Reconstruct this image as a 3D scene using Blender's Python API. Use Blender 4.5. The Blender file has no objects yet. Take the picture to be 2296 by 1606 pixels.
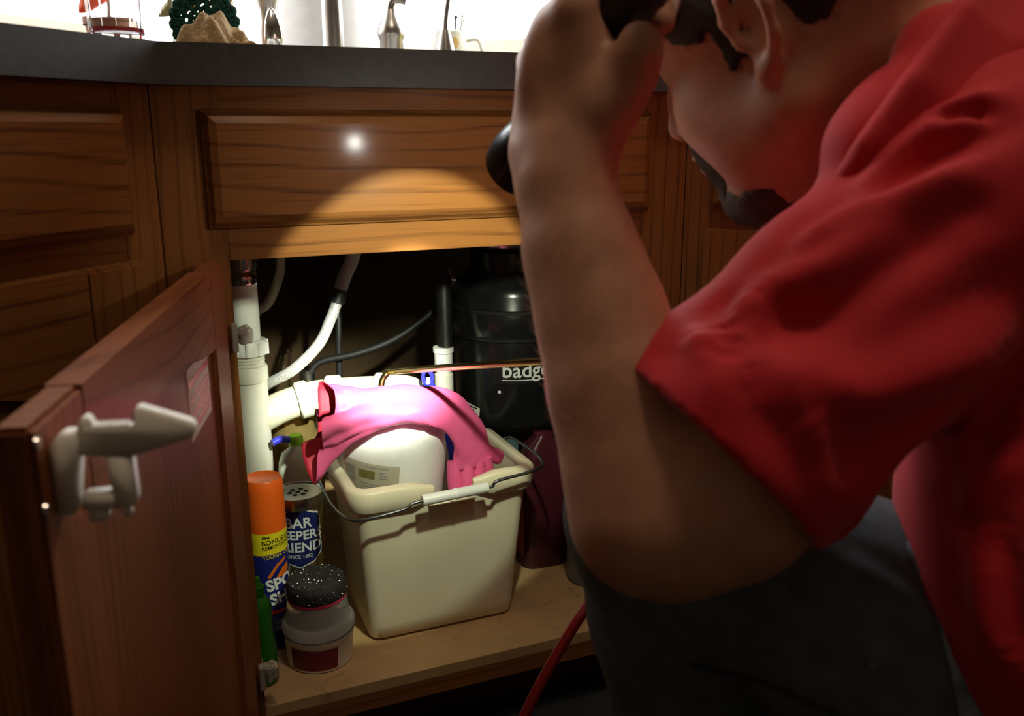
import bpy, bmesh, math, random
import numpy as np
from mathutils import Vector, Matrix, Euler
PI = math.pi
random.seed(4); np.random.seed(4)
SC = bpy.context.scene
COL = SC.collection

# ------------------------------------------------------------------ camera, world, light, exposure
cam_d = bpy.data.cameras.new('camera'); cam = bpy.data.objects.new('camera', cam_d); COL.objects.link(cam)
FW = Vector((0.3736165, 0.89410498, -0.24695546)); RT = Vector((0.92243541, -0.38614338, -0.0024929)); UP = RT.cross(FW)
CAM = Vector((0.0, -1.03, 0.829))
cam.matrix_world = Matrix(((RT.x, UP.x, -FW.x, CAM.x), (RT.y, UP.y, -FW.y, CAM.y), (RT.z, UP.z, -FW.z, CAM.z), (0, 0, 0, 1)))
cam_d.sensor_width = 36.0; cam_d.lens = 36.0 * 2017.6 / 2296.0
cam_d.clip_start = 0.02
cam_d.dof.use_dof = True; cam_d.dof.focus_distance = 1.30; cam_d.dof.aperture_fstop = 7.1
SC.camera = cam
SC.view_settings.view_transform = 'Standard'; SC.view_settings.look = 'None'
SC.view_settings.gamma = 1.0; SC.view_settings.use_curve_mapping = False
SC.view_settings.exposure = 0.0

world = bpy.data.worlds.new('daylight'); SC.world = world; world.use_nodes = True
bg = world.node_tree.nodes['Background']; bg.inputs[0].default_value = (0.93, 0.97, 1.0, 1); bg.inputs[1].default_value = 11.0

LENS = Vector((0.306, -0.3107, 0.7984)); AIM = Vector((-0.0188, 0.8552, -0.5180)).normalized()

# ------------------------------------------------------------------ materials
MATS = {}
def _new(name):
    m = bpy.data.materials.new(name); m.use_nodes = True
    nt = m.node_tree; b = nt.nodes['Principled BSDF']
    return m, nt, b
def mat(name, col, rough=0.5, metal=0.0, var=0.06, vscale=40.0, bump=0.0, bscale=300.0, spec=0.5, coat=0.0, trans=0.0, ior=1.45, sss=0.0, sssr=(1, .3, .2), emit=None, estr=0.0, alpha=1.0, sheen=0.0):
    m, nt, b = _new(name)
    tc = nt.nodes.new('ShaderNodeTexCoord')
    n = nt.nodes.new('ShaderNodeTexNoise'); n.inputs['Scale'].default_value = vscale; n.inputs['Detail'].default_value = 3
    nt.links.new(tc.outputs['Object'], n.inputs['Vector'])
    r = nt.nodes.new('ShaderNodeValToRGB')
    r.color_ramp.elements[0].position = 0.3; r.color_ramp.elements[1].position = 0.7
    r.color_ramp.elements[0].color = tuple(max(0, c * (1 - var)) for c in col[:3]) + (1,)
    r.color_ramp.elements[1].color = tuple(min(1, c * (1 + var)) for c in col[:3]) + (1,)
    nt.links.new(n.outputs['Fac'], r.inputs[0]); nt.links.new(r.outputs[0], b.inputs['Base Color'])
    b.inputs['Roughness'].default_value = rough; b.inputs['Metallic'].default_value = metal
    b.inputs['Specular IOR Level'].default_value = spec; b.inputs['Coat Weight'].default_value = coat
    b.inputs['Coat Roughness'].default_value = 0.12
    b.inputs['Transmission Weight'].default_value = trans; b.inputs['IOR'].default_value = ior
    b.inputs['Alpha'].default_value = alpha; b.inputs['Sheen Weight'].default_value = sheen
    if sss > 0:
        b.inputs['Subsurface Weight'].default_value = sss; b.inputs['Subsurface Radius'].default_value = sssr
        b.inputs['Subsurface Scale'].default_value = 0.008
    if emit:
        b.inputs['Emission Color'].default_value = tuple(emit) + (1,); b.inputs['Emission Strength'].default_value = estr
    if bump > 0:
        n2 = nt.nodes.new('ShaderNodeTexNoise'); n2.inputs['Scale'].default_value = bscale; n2.inputs['Detail'].default_value = 4
        nt.links.new(tc.outputs['Object'], n2.inputs['Vector'])
        bp = nt.nodes.new('ShaderNodeBump'); bp.inputs['Strength'].default_value = bump; bp.inputs['Distance'].default_value = 0.002
        nt.links.new(n2.outputs['Fac'], bp.inputs['Height']); nt.links.new(bp.outputs[0], b.inputs['Normal'])
    MATS[name] = m
    return m

def wood(name, grain, light, dark, freq=16.0, dist=5.0, rough=0.40, lines=0.55, coat=0.20):
    """varnished oak: long bands across the grain, broken by elongated noise, with fine pores"""
    m, nt, b = _new(name)
    tc = nt.nodes.new('ShaderNodeTexCoord'); oi = nt.nodes.new('ShaderNodeObjectInfo')
    off = nt.nodes.new('ShaderNodeVectorMath'); off.operation = 'MULTIPLY_ADD'
    cmb = nt.nodes.new('ShaderNodeCombineXYZ')
    for i in range(3): nt.links.new(oi.outputs['Random'], cmb.inputs[i])
    nt.links.new(cmb.outputs[0], off.inputs[0]); off.inputs[1].default_value = (7.3, 3.1, 5.7)
    nt.links.new(tc.outputs['Object'], off.inputs[2])
    mp = nt.nodes.new('ShaderNodeMapping'); nt.links.new(off.outputs[0], mp.inputs[0])
    s = [1.0, 1.0, 1.0]; s['xyz'.index(grain)] = 0.30; mp.inputs['Scale'].default_value = s
    wv = nt.nodes.new('ShaderNodeTexWave'); wv.wave_type = 'BANDS'; wv.bands_direction = 'X' if grain == 'z' else 'Z'
    wv.inputs['Scale'].default_value = freq; wv.inputs['Distortion'].default_value = dist
    wv.inputs['Detail'].default_value = 2.0; wv.inputs['Detail Scale'].default_value = 0.42; wv.inputs['Detail Roughness'].default_value = 0.4
    nt.links.new(mp.outputs[0], wv.inputs['Vector'])
    r1 = nt.nodes.new('ShaderNodeValToRGB'); e = r1.color_ramp.elements
    e[0].position = 0.02; e[0].color = (1, 1, 1, 1); e[1].position = 0.17; e[1].color = (0, 0, 0, 1)
    nt.links.new(wv.outputs['Fac'], r1.inputs[0])
    s2 = [1.0, 1.0, 1.0]; s2['xyz'.index(grain)] = 0.018
    mp2 = nt.nodes.new('ShaderNodeMapping'); mp2.inputs['Scale'].default_value = s2; nt.links.new(off.outputs[0], mp2.inputs[0])
    n2 = nt.nodes.new('ShaderNodeTexNoise'); n2.inputs['Scale'].default_value = 420; n2.inputs['Detail'].default_value = 3
    nt.links.new(mp2.outputs[0], n2.inputs['Vector'])
    n3 = nt.nodes.new('ShaderNodeTexNoise'); n3.inputs['Scale'].default_value = 9; n3.inputs['Detail'].default_value = 3
    nt.links.new(mp.outputs[0], n3.inputs['Vector'])
    mul = nt.nodes.new('ShaderNodeMath'); mul.operation = 'MULTIPLY'
    r2 = nt.nodes.new('ShaderNodeMapRange'); r2.inputs[1].default_value = 0.35; r2.inputs[2].default_value = 0.65; r2.inputs[3].default_value = 0.45; r2.inputs[4].default_value = 1.0
    nt.links.new(n2.outputs['Fac'], r2.inputs[0]); nt.links.new(r1.outputs[0], mul.inputs[0]); nt.links.new(r2.outputs[0], mul.inputs[1])
    add = nt.nodes.new('ShaderNodeMath'); add.operation = 'MULTIPLY_ADD'
    nt.links.new(mul.outputs[0], add.inputs[0]); add.inputs[1].default_value = lines
    r3 = nt.nodes.new('ShaderNodeMapRange'); r3.inputs[1].default_value = 0.3; r3.inputs[2].default_value = 0.75; r3.inputs[3].default_value = 0.0; r3.inputs[4].default_value = 0.35
    nt.links.new(n3.outputs['Fac'], r3.inputs[0]); 
    r4 = nt.nodes.new('ShaderNodeMapRange'); r4.inputs[1].default_value = 0.55; r4.inputs[2].default_value = 0.75; r4.inputs[3].default_value = 0.0; r4.inputs[4].default_value = 0.45
    nt.links.new(n2.outputs['Fac'], r4.inputs[0])
    a2 = nt.nodes.new('ShaderNodeMath'); a2.operation = 'ADD'; nt.links.new(r3.outputs[0], a2.inputs[0]); nt.links.new(r4.outputs[0], a2.inputs[1])
    nt.links.new(a2.outputs[0], add.inputs[2])
    mx = nt.nodes.new('ShaderNodeMix'); mx.data_type = 'RGBA'; mx.clamp_factor = True
    nt.links.new(add.outputs[0], mx.inputs['Factor']); mx.inputs['A'].default_value = tuple(light) + (1,); mx.inputs['B'].default_value = tuple(dark) + (1,)
    nt.links.new(mx.outputs['Result'], b.inputs['Base Color'])
    bp = nt.nodes.new('ShaderNodeBump'); bp.inputs['Strength'].default_value = 0.15; bp.inputs['Distance'].default_value = 0.001; bp.invert = True
    nt.links.new(add.outputs[0], bp.inputs['Height']); nt.links.new(bp.outputs[0], b.inputs['Normal'])
    b.inputs['Roughness'].default_value = rough; b.inputs['Coat Weight'].default_value = coat; b.inputs['Coat Roughness'].default_value = 0.13; b.inputs['Specular IOR Level'].default_value = 0.05
    MATS[name] = m
    return m

OAK_L, OAK_D = (0.285, 0.113, 0.031), (0.112, 0.038, 0.013)
wood('oak_h', 'x', OAK_L, OAK_D, freq=15, dist=13)
wood('oak_v', 'z', OAK_L, OAK_D, freq=17, dist=12)
wood('oak_in', 'z', (0.27, 0.088, 0.032), (0.115, 0.032, 0.013), freq=22, dist=9, rough=.5, coat=.03)
wood('oak_rail_in', 'x', (0.27, 0.088, 0.032), (0.115, 0.032, 0.013), freq=16, dist=18, rough=.5, coat=.03)
mat('counter', (0.066, 0.068, 0.066), 0.5, var=0.12, vscale=120, bump=0.05)
mat('counter_top', (0.20, 0.21, 0.20), 0.5, var=0.12, vscale=120)
def plywood():
    m = mat('plywood', (0.55, 0.36, 0.17), 0.5, var=0.12, vscale=14)
    nt = m.node_tree; b = nt.nodes['Principled BSDF']; src = b.inputs['Base Color'].links[0].from_socket
    tc = nt.nodes.new('ShaderNodeTexCoord'); n = nt.nodes.new('ShaderNodeTexNoise'); n.inputs['Scale'].default_value = 22; n.inputs['Detail'].default_value = 6
    n.inputs['Distortion'].default_value = 1.5
    nt.links.new(tc.outputs['Object'], n.inputs['Vector'])
    r = nt.nodes.new('ShaderNodeMapRange'); r.inputs[1].default_value = 0.60; r.inputs[2].default_value = 0.80; r.inputs[4].default_value = 0.7
    nt.links.new(n.outputs['Fac'], r.inputs[0])
    mx = nt.nodes.new('ShaderNodeMix'); mx.data_type = 'RGBA'; nt.links.new(r.outputs[0], mx.inputs['Factor']); nt.links.new(src, mx.inputs['A'])
    mx.inputs['B'].default_value = (0.16, 0.10, 0.05, 1); nt.links.new(mx.outputs['Result'], b.inputs['Base Color'])
plywood()
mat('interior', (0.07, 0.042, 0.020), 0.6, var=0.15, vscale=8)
mat('wall_paint', (0.34, 0.25, 0.17), 0.85)
mat('ceiling_paint', (0.42, 0.36, 0.29), 0.9)
mat('floor_vinyl', (0.035, 0.038, 0.036), 0.55, var=0.2, vscale=6)
mat('sill_paint', (0.78, 0.70, 0.58), 0.45)
mat('sill_wood', (0.62, 0.40, 0.22), 0.45)
mat('pvc', (0.68, 0.66, 0.57), 0.35, var=0.04, vscale=25)
mat('pvc_dirty', (0.62, 0.59, 0.44), 0.4, var=0.12, vscale=18)
mat('chrome', (0.75, 0.73, 0.70), 0.12, metal=1.0)
mat('steel', (0.55, 0.53, 0.50), 0.28, metal=1.0)
mat('hinge_steel', (0.62, 0.58, 0.50), 0.3, metal=0.55)
mat('nickel', (0.50, 0.47, 0.43), 0.3, metal=1.0)
mat('brass', (0.80, 0.62, 0.26), 0.22, metal=1.0, var=0.15)
mat('copper_tube', (0.86, 0.36, 0.20), 0.25, metal=1.0, var=0.1)
mat('black_plastic', (0.010, 0.010, 0.011), 0.22, var=0.2)
mat('black_rubber', (0.007, 0.007, 0.007), 0.5)
mat('grey_braid', (0.55, 0.55, 0.55), 0.35, metal=0.3, var=0.35, vscale=500, bump=0.6, bscale=500)
mat('bucket', (0.82, 0.74, 0.55), 0.38, var=0.04, vscale=12, sss=0.1, sssr=(1, .8, .5))
mat('white_plastic', (0.86, 0.86, 0.84), 0.35, var=0.02)
mat('latch_plastic', (0.86, 0.82, 0.72), 0.45, var=0.03)
mat('jug_plastic', (0.86, 0.87, 0.86), 0.3, var=0.03, sss=0.25, sssr=(1, 1, 1))
mat('wire', (0.16, 0.17, 0.18), 0.35, metal=0.9)
mat('glove_pink', (0.86, 0.13, 0.33), 0.5, var=0.05, vscale=30, bump=0.15, bscale=80, sss=0.15, sssr=(1, .3, .4))
mat('glove_lining', (0.66, 0.03, 0.07), 0.6)
mat('orange_cap', (0.86, 0.13, 0.01), 0.4, var=0.03)
mat('label_yellow', (0.80, 0.68, 0.02), 0.35)
mat('label_blue', (0.012, 0.018, 0.16), 0.3)
mat('label_navy', (0.012, 0.02, 0.12), 0.35)
mat('label_red', (0.55, 0.02, 0.02), 0.4)
mat('label_orange', (0.75, 0.16, 0.01), 0.4)
mat('ink_black', (0.01, 0.01, 0.01), 0.5)
mat('ink_white', (0.85, 0.85, 0.85), 0.5)
mat('ink_grey', (0.33, 0.34, 0.33), 0.6)
mat('paper', (0.78, 0.77, 0.70), 0.6, var=0.05)
mat('can_gold', (0.50, 0.36, 0.14), 0.3, metal=0.9, var=0.1)
mat('hole_dark', (0.005, 0.005, 0.005), 0.9)
mat('scrub_pad', (0.022, 0.020, 0.021), 0.55, var=0.5, vscale=400, bump=1.0, bscale=500)
mat('scrub_glint', (0.30, 0.29, 0.30), 0.25, metal=0.9)
mat('pad_pink', (0.55, 0.03, 0.09), 0.6)
mat('clear_plastic', (0.95, 0.95, 0.95), 0.16, trans=0.9, ior=1.12, var=0.01)
mat('clear_acrylic', (0.97, 0.95, 0.96), 0.04, trans=1.0, ior=1.3, var=0.01)
mat('glass_clear', (0.98, 0.98, 0.97), 0.02, trans=1.0, ior=1.35, var=0.01)
mat('glass_amber', (0.85, 0.66, 0.26), 0.05, trans=0.9, ior=1.35, var=0.05)
mat('tub_white', (0.78, 0.74, 0.66), 0.4, var=0.03)
mat('label_maroon', (0.16, 0.012, 0.020), 0.45)
mat('green_soap', (0.03, 0.26, 0.02), 0.12, trans=0.4, ior=1.35)
mat('lime', (0.36, 0.75, 0.05), 0.4)
mat('blue_plastic', (0.035, 0.04, 0.62), 0.4)
mat('pale_pack', (0.80, 0.84, 0.70), 0.5, var=0.05)
mat('red_jug', (0.075, 0.012, 0.022), 0.25, var=0.1)
mat('orange_jug', (0.50, 0.11, 0.015), 0.35)
mat('bluegrey_can', (0.20, 0.25, 0.30), 0.45)
mat('teal_box', (0.10, 0.17, 0.19), 0.5)
mat('red_hose', (0.30, 0.010, 0.010), 0.35)
mat('skin', (0.56, 0.28, 0.175), 0.48, var=0.10, vscale=55, bump=0.12, bscale=350, sss=0.2, sssr=(1, .35, .2))
mat('shirt_red', (0.62, 0.012, 0.022), 0.75, var=0.05, vscale=18, bump=0.12, bscale=900, sheen=0.15)
mat('button_red', (0.40, 0.01, 0.015), 0.3)
mat('jeans_dark', (0.105, 0.130, 0.135), 0.85, var=0.25, vscale=45, bump=0.3, bscale=1200)
mat('jeans_seam', (0.035, 0.042, 0.048), 0.85)
mat('denim_stitch', (0.35, 0.22, 0.08), 0.8)
mat('hair', (0.030, 0.022, 0.016), 0.6, var=0.5, vscale=500, bump=0.8, bscale=600)
mat('beard', (0.075, 0.052, 0.030), 0.7, var=0.5, vscale=600, bump=1.0, bscale=700)
mat('arm_hair', (0.45, 0.30, 0.17), 0.5)
mat('cap_cloth', (0.72, 0.68, 0.58), 0.85, bump=0.2, bscale=700)
mat('cap_under', (0.10, 0.09, 0.08), 0.9)
mat('eye_white', (0.75, 0.72, 0.68), 0.2)
mat('boot', (0.06, 0.035, 0.02), 0.6)
mat('crochet_green', (0.008, 0.075, 0.055), 0.9, var=0.4, vscale=300, bump=1, bscale=300)
mat('terry_tan', (0.42, 0.28, 0.13), 0.95, var=0.25, vscale=300, bump=1, bscale=400)
mat('canister_white', (0.80, 0.80, 0.79), 0.25)
mat('mug_white', (0.85, 0.84, 0.80), 0.25)
mat('flower_ochre', (0.70, 0.48, 0.18), 0.5)
mat('yellow_glaze', (0.80, 0.66, 0.12), 0.25)
mat('leaf_red', (0.68, 0.10, 0.03), 0.55, sss=0.1)
mat('leaf_olive', (0.20, 0.19, 0.05), 0.5)
mat('terracotta', (0.35, 0.16, 0.08), 0.8)
mat('lamp_white', (0.8, 0.8, 0.8), 0.5)
mat('lens_glow', (1, 1, 1), 0.3, emit=(1.0, 0.97, 0.90), estr=420)
mat('reflector', (0.9, 0.9, 0.9), 0.15, metal=1.0)
def pane_mat():
    m = bpy.data.materials.new('pane'); m.use_nodes = True; nt = m.node_tree
    for n in list(nt.nodes): nt.nodes.remove(n)
    o = nt.nodes.new('ShaderNodeOutputMaterial'); mx = nt.nodes.new('ShaderNodeMixShader'); t = nt.nodes.new('ShaderNodeBsdfTransparent'); g = nt.nodes.new('ShaderNodeBsdfGlossy')
    g.inputs['Roughness'].default_value = 0.03; mx.inputs[0].default_value = 0.05
    nt.links.new(t.outputs[0], mx.inputs[1]); nt.links.new(g.outputs[0], mx.inputs[2]); nt.links.new(mx.outputs[0], o.inputs[0]); MATS['pane'] = m
pane_mat()

# ------------------------------------------------------------------ object helpers
def wm(o):
    return (wm(o.parent) @ o.matrix_basis) if o.parent else o.matrix_basis.copy()
def link(name, me, m=None, parent=None, local=False, smooth=True, label=None):
    """one mesh object; vertices are given in world coordinates unless local"""
    if m is not None:
        for k in (m if isinstance(m, (list, tuple)) else [m]): me.materials.append(MATS[k])
    o = bpy.data.objects.new(name, me); COL.objects.link(o)
    if parent is not None:
        if not local: me.transform(wm(parent).inverted())
        o.parent = parent
    if smooth: me.polygons.foreach_set('use_smooth', [True] * len(me.polygons))
    if label: o['label'] = label
    return o
def from_bm(bm, name='m'):
    me = bpy.data.meshes.new(name); bmesh.ops.recalc_face_normals(bm, faces=bm.faces); bm.to_mesh(me); bm.free(); return me
def tag(o, label, cat, group=None):
    o['label'] = label; o['category'] = cat
    if group: o['group'] = group
    return o
def thing(name, label, cat, loc=(0, 0, 0), rotz=0.0, group=None):
    o = bpy.data.objects.new(name, None); COL.objects.link(o); o.location = loc; o.rotation_euler = (0, 0, rotz); o.empty_display_size = 0.05
    # matrix_basis follows location at once
    return tag(o, label, cat, group)
def sharp(me, ang=35):
    bm = bmesh.new(); bm.from_mesh(me)
    for e in bm.edges:
        if len(e.link_faces) == 2 and e.calc_face_angle(0) > math.radians(ang): e.smooth = False
    bm.to_mesh(me); bm.free(); return me
def box_me(lo, hi, bev=0.0, segs=2):
    bm = bmesh.new(); bmesh.ops.create_cube(bm, size=1.0)
    for v in bm.verts:
        v.co = Vector([lo[i] + (v.co[i] + 0.5) * (hi[i] - lo[i]) for i in range(3)])
    if bev > 0: bmesh.ops.bevel(bm, geom=bm.edges[:], offset=bev, segments=segs, affect='EDGES', clamp_overlap=True)
    return from_bm(bm)
def lathe_me(prof, c=(0, 0, 0), n=32, a0=0.0, a1=2 * PI, sx=1.0, sy=1.0, axis=None, cap=True):
    """prof: list of (r, z); closed all round unless a1-a0 < 2 pi"""
    full = abs(a1 - a0 - 2 * PI) < 1e-6
    m = n if full else n + 1
    V, F = [], []
    for r, z in prof:
        for i in range(m):
            a = a0 + (a1 - a0) * i / n
            V.append(Vector((r * math.cos(a) * sx, r * math.sin(a) * sy, z)))
    for j in range(len(prof) - 1):
        for i in range(n):
            i2 = (i + 1) % m
            F.append((j * m + i, j * m + i2, (j + 1) * m + i2, (j + 1) * m + i))
    if full and cap:
        if prof[0][0] > 1e-6: F.append(tuple(reversed(range(m))))
        if prof[-1][0] > 1e-6: F.append(tuple(range((len(prof) - 1) * m, len(prof) * m)))
    if axis is not None:
        q = Vector((0, 0, 1)).rotation_difference(Vector(axis)); V = [q @ v for v in V]
    V = [v + Vector(c) for v in V]
    me = bpy.data.meshes.new('m'); me.from_pydata(V, [], F)
    bm = bmesh.new(); bm.from_mesh(me); bmesh.ops.remove_doubles(bm, verts=bm.verts, dist=1e-6); bmesh.ops.recalc_face_normals(bm, faces=bm.faces); bm.to_mesh(me); bm.free()
    return sharp(me, 40)
def spline(pts, n=8):
    P = [Vector(p) for p in pts]; P = [2 * P[0] - P[1]] + P + [2 * P[-1] - P[-2]]; out = []
    for i in range(1, len(P) - 2):
        for k in range(n):
            t = k / n; a, b, c, d = P[i - 1], P[i], P[i + 1], P[i + 2]
            out.append(0.5 * ((2 * b) + (c - a) * t + (2 * a - 5 * b + 4 * c - d) * t * t + (3 * b - a - 3 * c + d) * t ** 3))
    out.append(P[-2]); return out
def tube_me(pts, r, segs=12, smooth=8, caps=True, prof=None):
    P = spline(pts, smooth) if smooth else [Vector(p) for p in pts]
    n = len(P); R = r if callable(r) else (lambda t: r)
    T = [(P[min(i + 1, n - 1)] - P[max(i - 1, 0)]).normalized() for i in range(n)]
    nn = T[0].orthogonal().normalized(); V, F = [], []
    for i in range(n):
        nn = (nn - T[i] * nn.dot(T[i])).normalized(); bb = T[i].cross(nn); rr = R(i / (n - 1))
        for k in range(segs):
            a = 2 * PI * k / segs; V.append(P[i] + nn * (rr * math.cos(a)) + bb * (rr * math.sin(a)))
    for i in range(n - 1):
        for k in range(segs):
            k2 = (k + 1) % segs; F.append((i * segs + k, i * segs + k2, (i + 1) * segs + k2, (i + 1) * segs + k))
    if caps: F.append(tuple(reversed(range(segs)))); F.append(tuple(range((n - 1) * segs, n * segs)))
    me = bpy.data.meshes.new('m'); me.from_pydata(V, [], F); me.update(); return sharp(me, 50)
def prism_me(poly, z0, z1, bev=0.0):
    bm = bmesh.new(); vs = [bm.verts.new((x, y, z0)) for x, y in poly]; f = bm.faces.new(vs)
    ex = bmesh.ops.extrude_face_region(bm, geom=[f]); bmesh.ops.translate(bm, vec=(0, 0, z1 - z0), verts=[g for g in ex['geom'] if isinstance(g, bmesh.types.BMVert)])
    if bev: bmesh.ops.bevel(bm, geom=bm.edges[:], offset=bev, segments=2, affect='EDGES')
    return from_bm(bm)
def grid_me(rows, closed=False):
    V = [Vector(p) for r in rows for p in r]; m = len(rows[0]); F = []
    for j in range(len(rows) - 1):
        for i in range(m if closed else m - 1):
            i2 = (i + 1) % m; F.append((j * m + i, j * m + i2, (j + 1) * m + i2, (j + 1) * m + i))
    me = bpy.data.meshes.new('m'); me.from_pydata(V, [], F); me.update(); return me
def join_me(ms):
    bm = bmesh.new()
    for m in ms: bm.from_mesh(m)
    me = bpy.data.meshes.new('m'); bm.to_mesh(me); bm.free(); return me
def text_me(s, size, bold=0.0, align='CENTER', shear=0.0):
    c = bpy.data.curves.new('t', 'FONT'); c.body = s; c.size = size; c.offset = bold; c.align_x = align; c.align_y = 'CENTER'; c.shear = shear; c.resolution_u = 3
    o = bpy.data.objects.new('t', c); COL.objects.link(o); dg = bpy.context.evaluated_depsgraph_get()
    me = bpy.data.meshes.new_from_object(o.evaluated_get(dg)); bpy.data.objects.remove(o); bpy.data.curves.remove(c); return me
def subdiv_long(me, maxlen):
    bm = bmesh.new(); bm.from_mesh(me)
    for _ in range(7):
        es = [e for e in bm.edges if e.calc_length() > maxlen]
        if not es: break
        bmesh.ops.subdivide_edges(bm, edges=es, cuts=1)
        bmesh.ops.triangulate(bm, faces=[f for f in bm.faces if len(f.verts) > 3])
    bm.to_mesh(me); bm.free(); return me
def wrap(me, cx, cy, R, phi, z, rot=0.0, curve=0.0):
    """lay a flat mesh (x right, y up) on an upright cylinder; curve bows the baseline"""
    subdiv_long(me, R * 0.07); cr, sr = math.cos(rot), math.sin(rot)
    for v in me.vertices:
        x, y = v.co.x * cr - v.co.y * sr, v.co.x * sr + v.co.y * cr
        a = phi + x / R; v.co = Vector((cx + R * math.cos(a), cy + R * math.sin(a), z + y + curve * x * x))
    return me
def flat_poly(pts):
    me = bpy.data.meshes.new('m'); me.from_pydata([(x, y, 0) for x, y in pts], [], [tuple(range(len(pts)))]); return me
def rrect(w, d, r, n=6):
    out = []
    for cx, cy, a in ((w / 2 - r, d / 2 - r, 0), (-w / 2 + r, d / 2 - r, PI / 2), (-w / 2 + r, -d / 2 + r, PI), (w / 2 - r, -d / 2 + r, 1.5 * PI)):
        for k in range(n + 1):
            t = a + PI / 2 * k / n; out.append((cx + r * math.cos(t), cy + r * math.sin(t)))
    return out

# ------------------------------------------------------------------ the room
S2 = math.sqrt(0.5)
KX, KY = 0.3535, 1.1835           # the corner of the room behind the sink
A = Vector((S2, S2, 0)); B = Vector((S2, -S2, 0)); K = Vector((KX, KY, 0))
def struct(name, me, m, parent=None):
    o = link(name, me, m, parent, smooth=False); o['kind'] = 'structure'; return o
def room(u, v, z=0.0): return K - A * u + B * v + Vector((0, 0, z))     # u along the left wall, v along the right wall
def slab(us, vs, zs):
    bm = bmesh.new(); c = {}
    for i in (0, 1):
        for j in (0, 1):
            for k in (0, 1): c[i, j, k] = bm.verts.new(room(us[i], vs[j], zs[k]))
    for f in (((0,0,0),(0,1,0),(1,1,0),(1,0,0)), ((0,0,1),(1,0,1),(1,1,1),(0,1,1)), ((0,0,0),(1,0,0),(1,0,1),(0,0,1)), ((0,1,0),(0,1,1),(1,1,1),(1,1,0)), ((0,0,0),(0,0,1),(0,1,1),(0,1,0)), ((1,0,0),(1,1,0),(1,1,1),(1,0,1))):
        bm.faces.new([c[q] for q in f])
    return from_bm(bm)
RU, RV, RH = 4.2, 4.2, 2.45
struct('floor', slab((-.12, RU + .12), (-.12, RV + .12), (-.1, 0)), 'floor_vinyl')
struct('ceiling', slab((-.12, RU + .12), (-.12, RV + .12), (RH, RH + .1)), 'ceiling_paint')
W0, WZ0, WZ1 = 0.16, .972, 1.95
WL, WR = 1.06, 1.20
struct('wall_left', join_me([slab((0, W0), (-.12, 0), (0, RH)), slab((WL, RU), (-.12, 0), (0, RH)), slab((W0, WL), (-.12, 0), (0, WZ0 - .02)), slab((W0, WL), (-.12, 0), (WZ1, RH))]), 'wall_paint')
struct('wall_right', join_me([slab((-.12, 0), (-.12, W0), (0, RH)), slab((-.12, 0), (WR, RV), (0, RH)), slab((-.12, 0), (W0, WR), (0, WZ0 - .02)), slab((-.12, 0), (W0, WR), (WZ1, RH))]), 'wall_paint')
struct('wall_back', slab((RU, RU + .12), (-.12, RV + .12), (0, RH)), 'wall_paint')
struct('wall_side', slab((-.12, RU), (RV, RV + .12), (0, RH)), 'wall_paint')
for i, f in enumerate(('left', 'right')):
    W1 = WL if f == 'left' else WR
    if f == 'left':  sw = lambda us, vs, zs: slab(us, vs, zs)
    else:            sw = lambda us, vs, zs: slab(vs, us, zs)
    w = bpy.data.objects.new('window_%d' % (i + 1), None); COL.objects.link(w); w['kind'] = 'structure'
    link('window_sill', sw((W0 - .05, W1 + .05), (-.10, .07), (WZ0 - .02, WZ0)), 'sill_paint', w, smooth=False)
    link('apron', sw((W0 - .02, W1 + .02), (0.0, .018), (WZ0 - .045, WZ0 - .02)), 'sill_wood', w, smooth=False)
    link('window_frame', join_me([sw((W0, W0 + .05), (-.09, -.04), (WZ0, WZ1)), sw((W1 - .05, W1), (-.09, -.04), (WZ0, WZ1)), sw((W0, W1), (-.09, -.04), (WZ1 - .05, WZ1)), sw((W0, W1), (-.09, -.04), (WZ0, WZ0 + .04))]), 'sill_paint', w, smooth=False)
    link('mullion', sw((W0 + .72, W0 + .76), (-.088, -.042), (WZ0 + .04, WZ1 - .05)), 'sill_paint', w, smooth=False)
    for a, b in ((W0 + .05, W0 + .72), (W0 + .76, W1 - .05)):
        link('pane', sw((a, b), (-.068, -.063), (WZ0 + .04, WZ1 - .05)), 'pane', w, smooth=False)
    for q, (a, b) in enumerate(((W0 - .06, W0), (W1, W1 + .06))):
        link('casing', sw((a, b), (0.0, .015), (WZ0, WZ1 + .06)), 'sill_paint', w, smooth=False)
    pl = bpy.data.lights.new('window_portal', 'AREA'); pl.shape = 'RECTANGLE'; pl.size = W1 - W0; pl.size_y = WZ1 - WZ0; pl.cycles.is_portal = True
    po = bpy.data.objects.new('window_portal', pl); COL.objects.link(po)
    mid = room((W0 + W1) / 2, -.11, (WZ0 + WZ1) / 2) if f == 'left' else room(-.11, (W0 + W1) / 2, (WZ0 + WZ1) / 2)
    nrm = B if f == 'left' else -A
    po.location = mid; po.rotation_euler = (-nrm).to_track_quat('Z', 'Y').to_euler()

# ceiling fixture of the room, overhead in front of the corner
LAMP = Vector((.34, -.72, RH))
fx = thing('ceiling_lamp', 'round white ceiling lamp over the middle of the kitchen', 'lamp', tuple(LAMP))
link('base', lathe_me([(0.0, -.005), (.17, -.005), (.17, -.035), (.16, -.04), (0, -.04)], LAMP, 40), 'lamp_white', fx)
mat('lamp_globe', (0.9, 0.88, 0.82), 0.4, emit=(1.0, 0.76, 0.54), estr=22.0)
link('globe', lathe_me([(.15, -.045), (.145, -.075), (.12, -.105), (.07, -.125), (0.0, -.13)], LAMP, 40), 'lamp_globe', fx)

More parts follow.
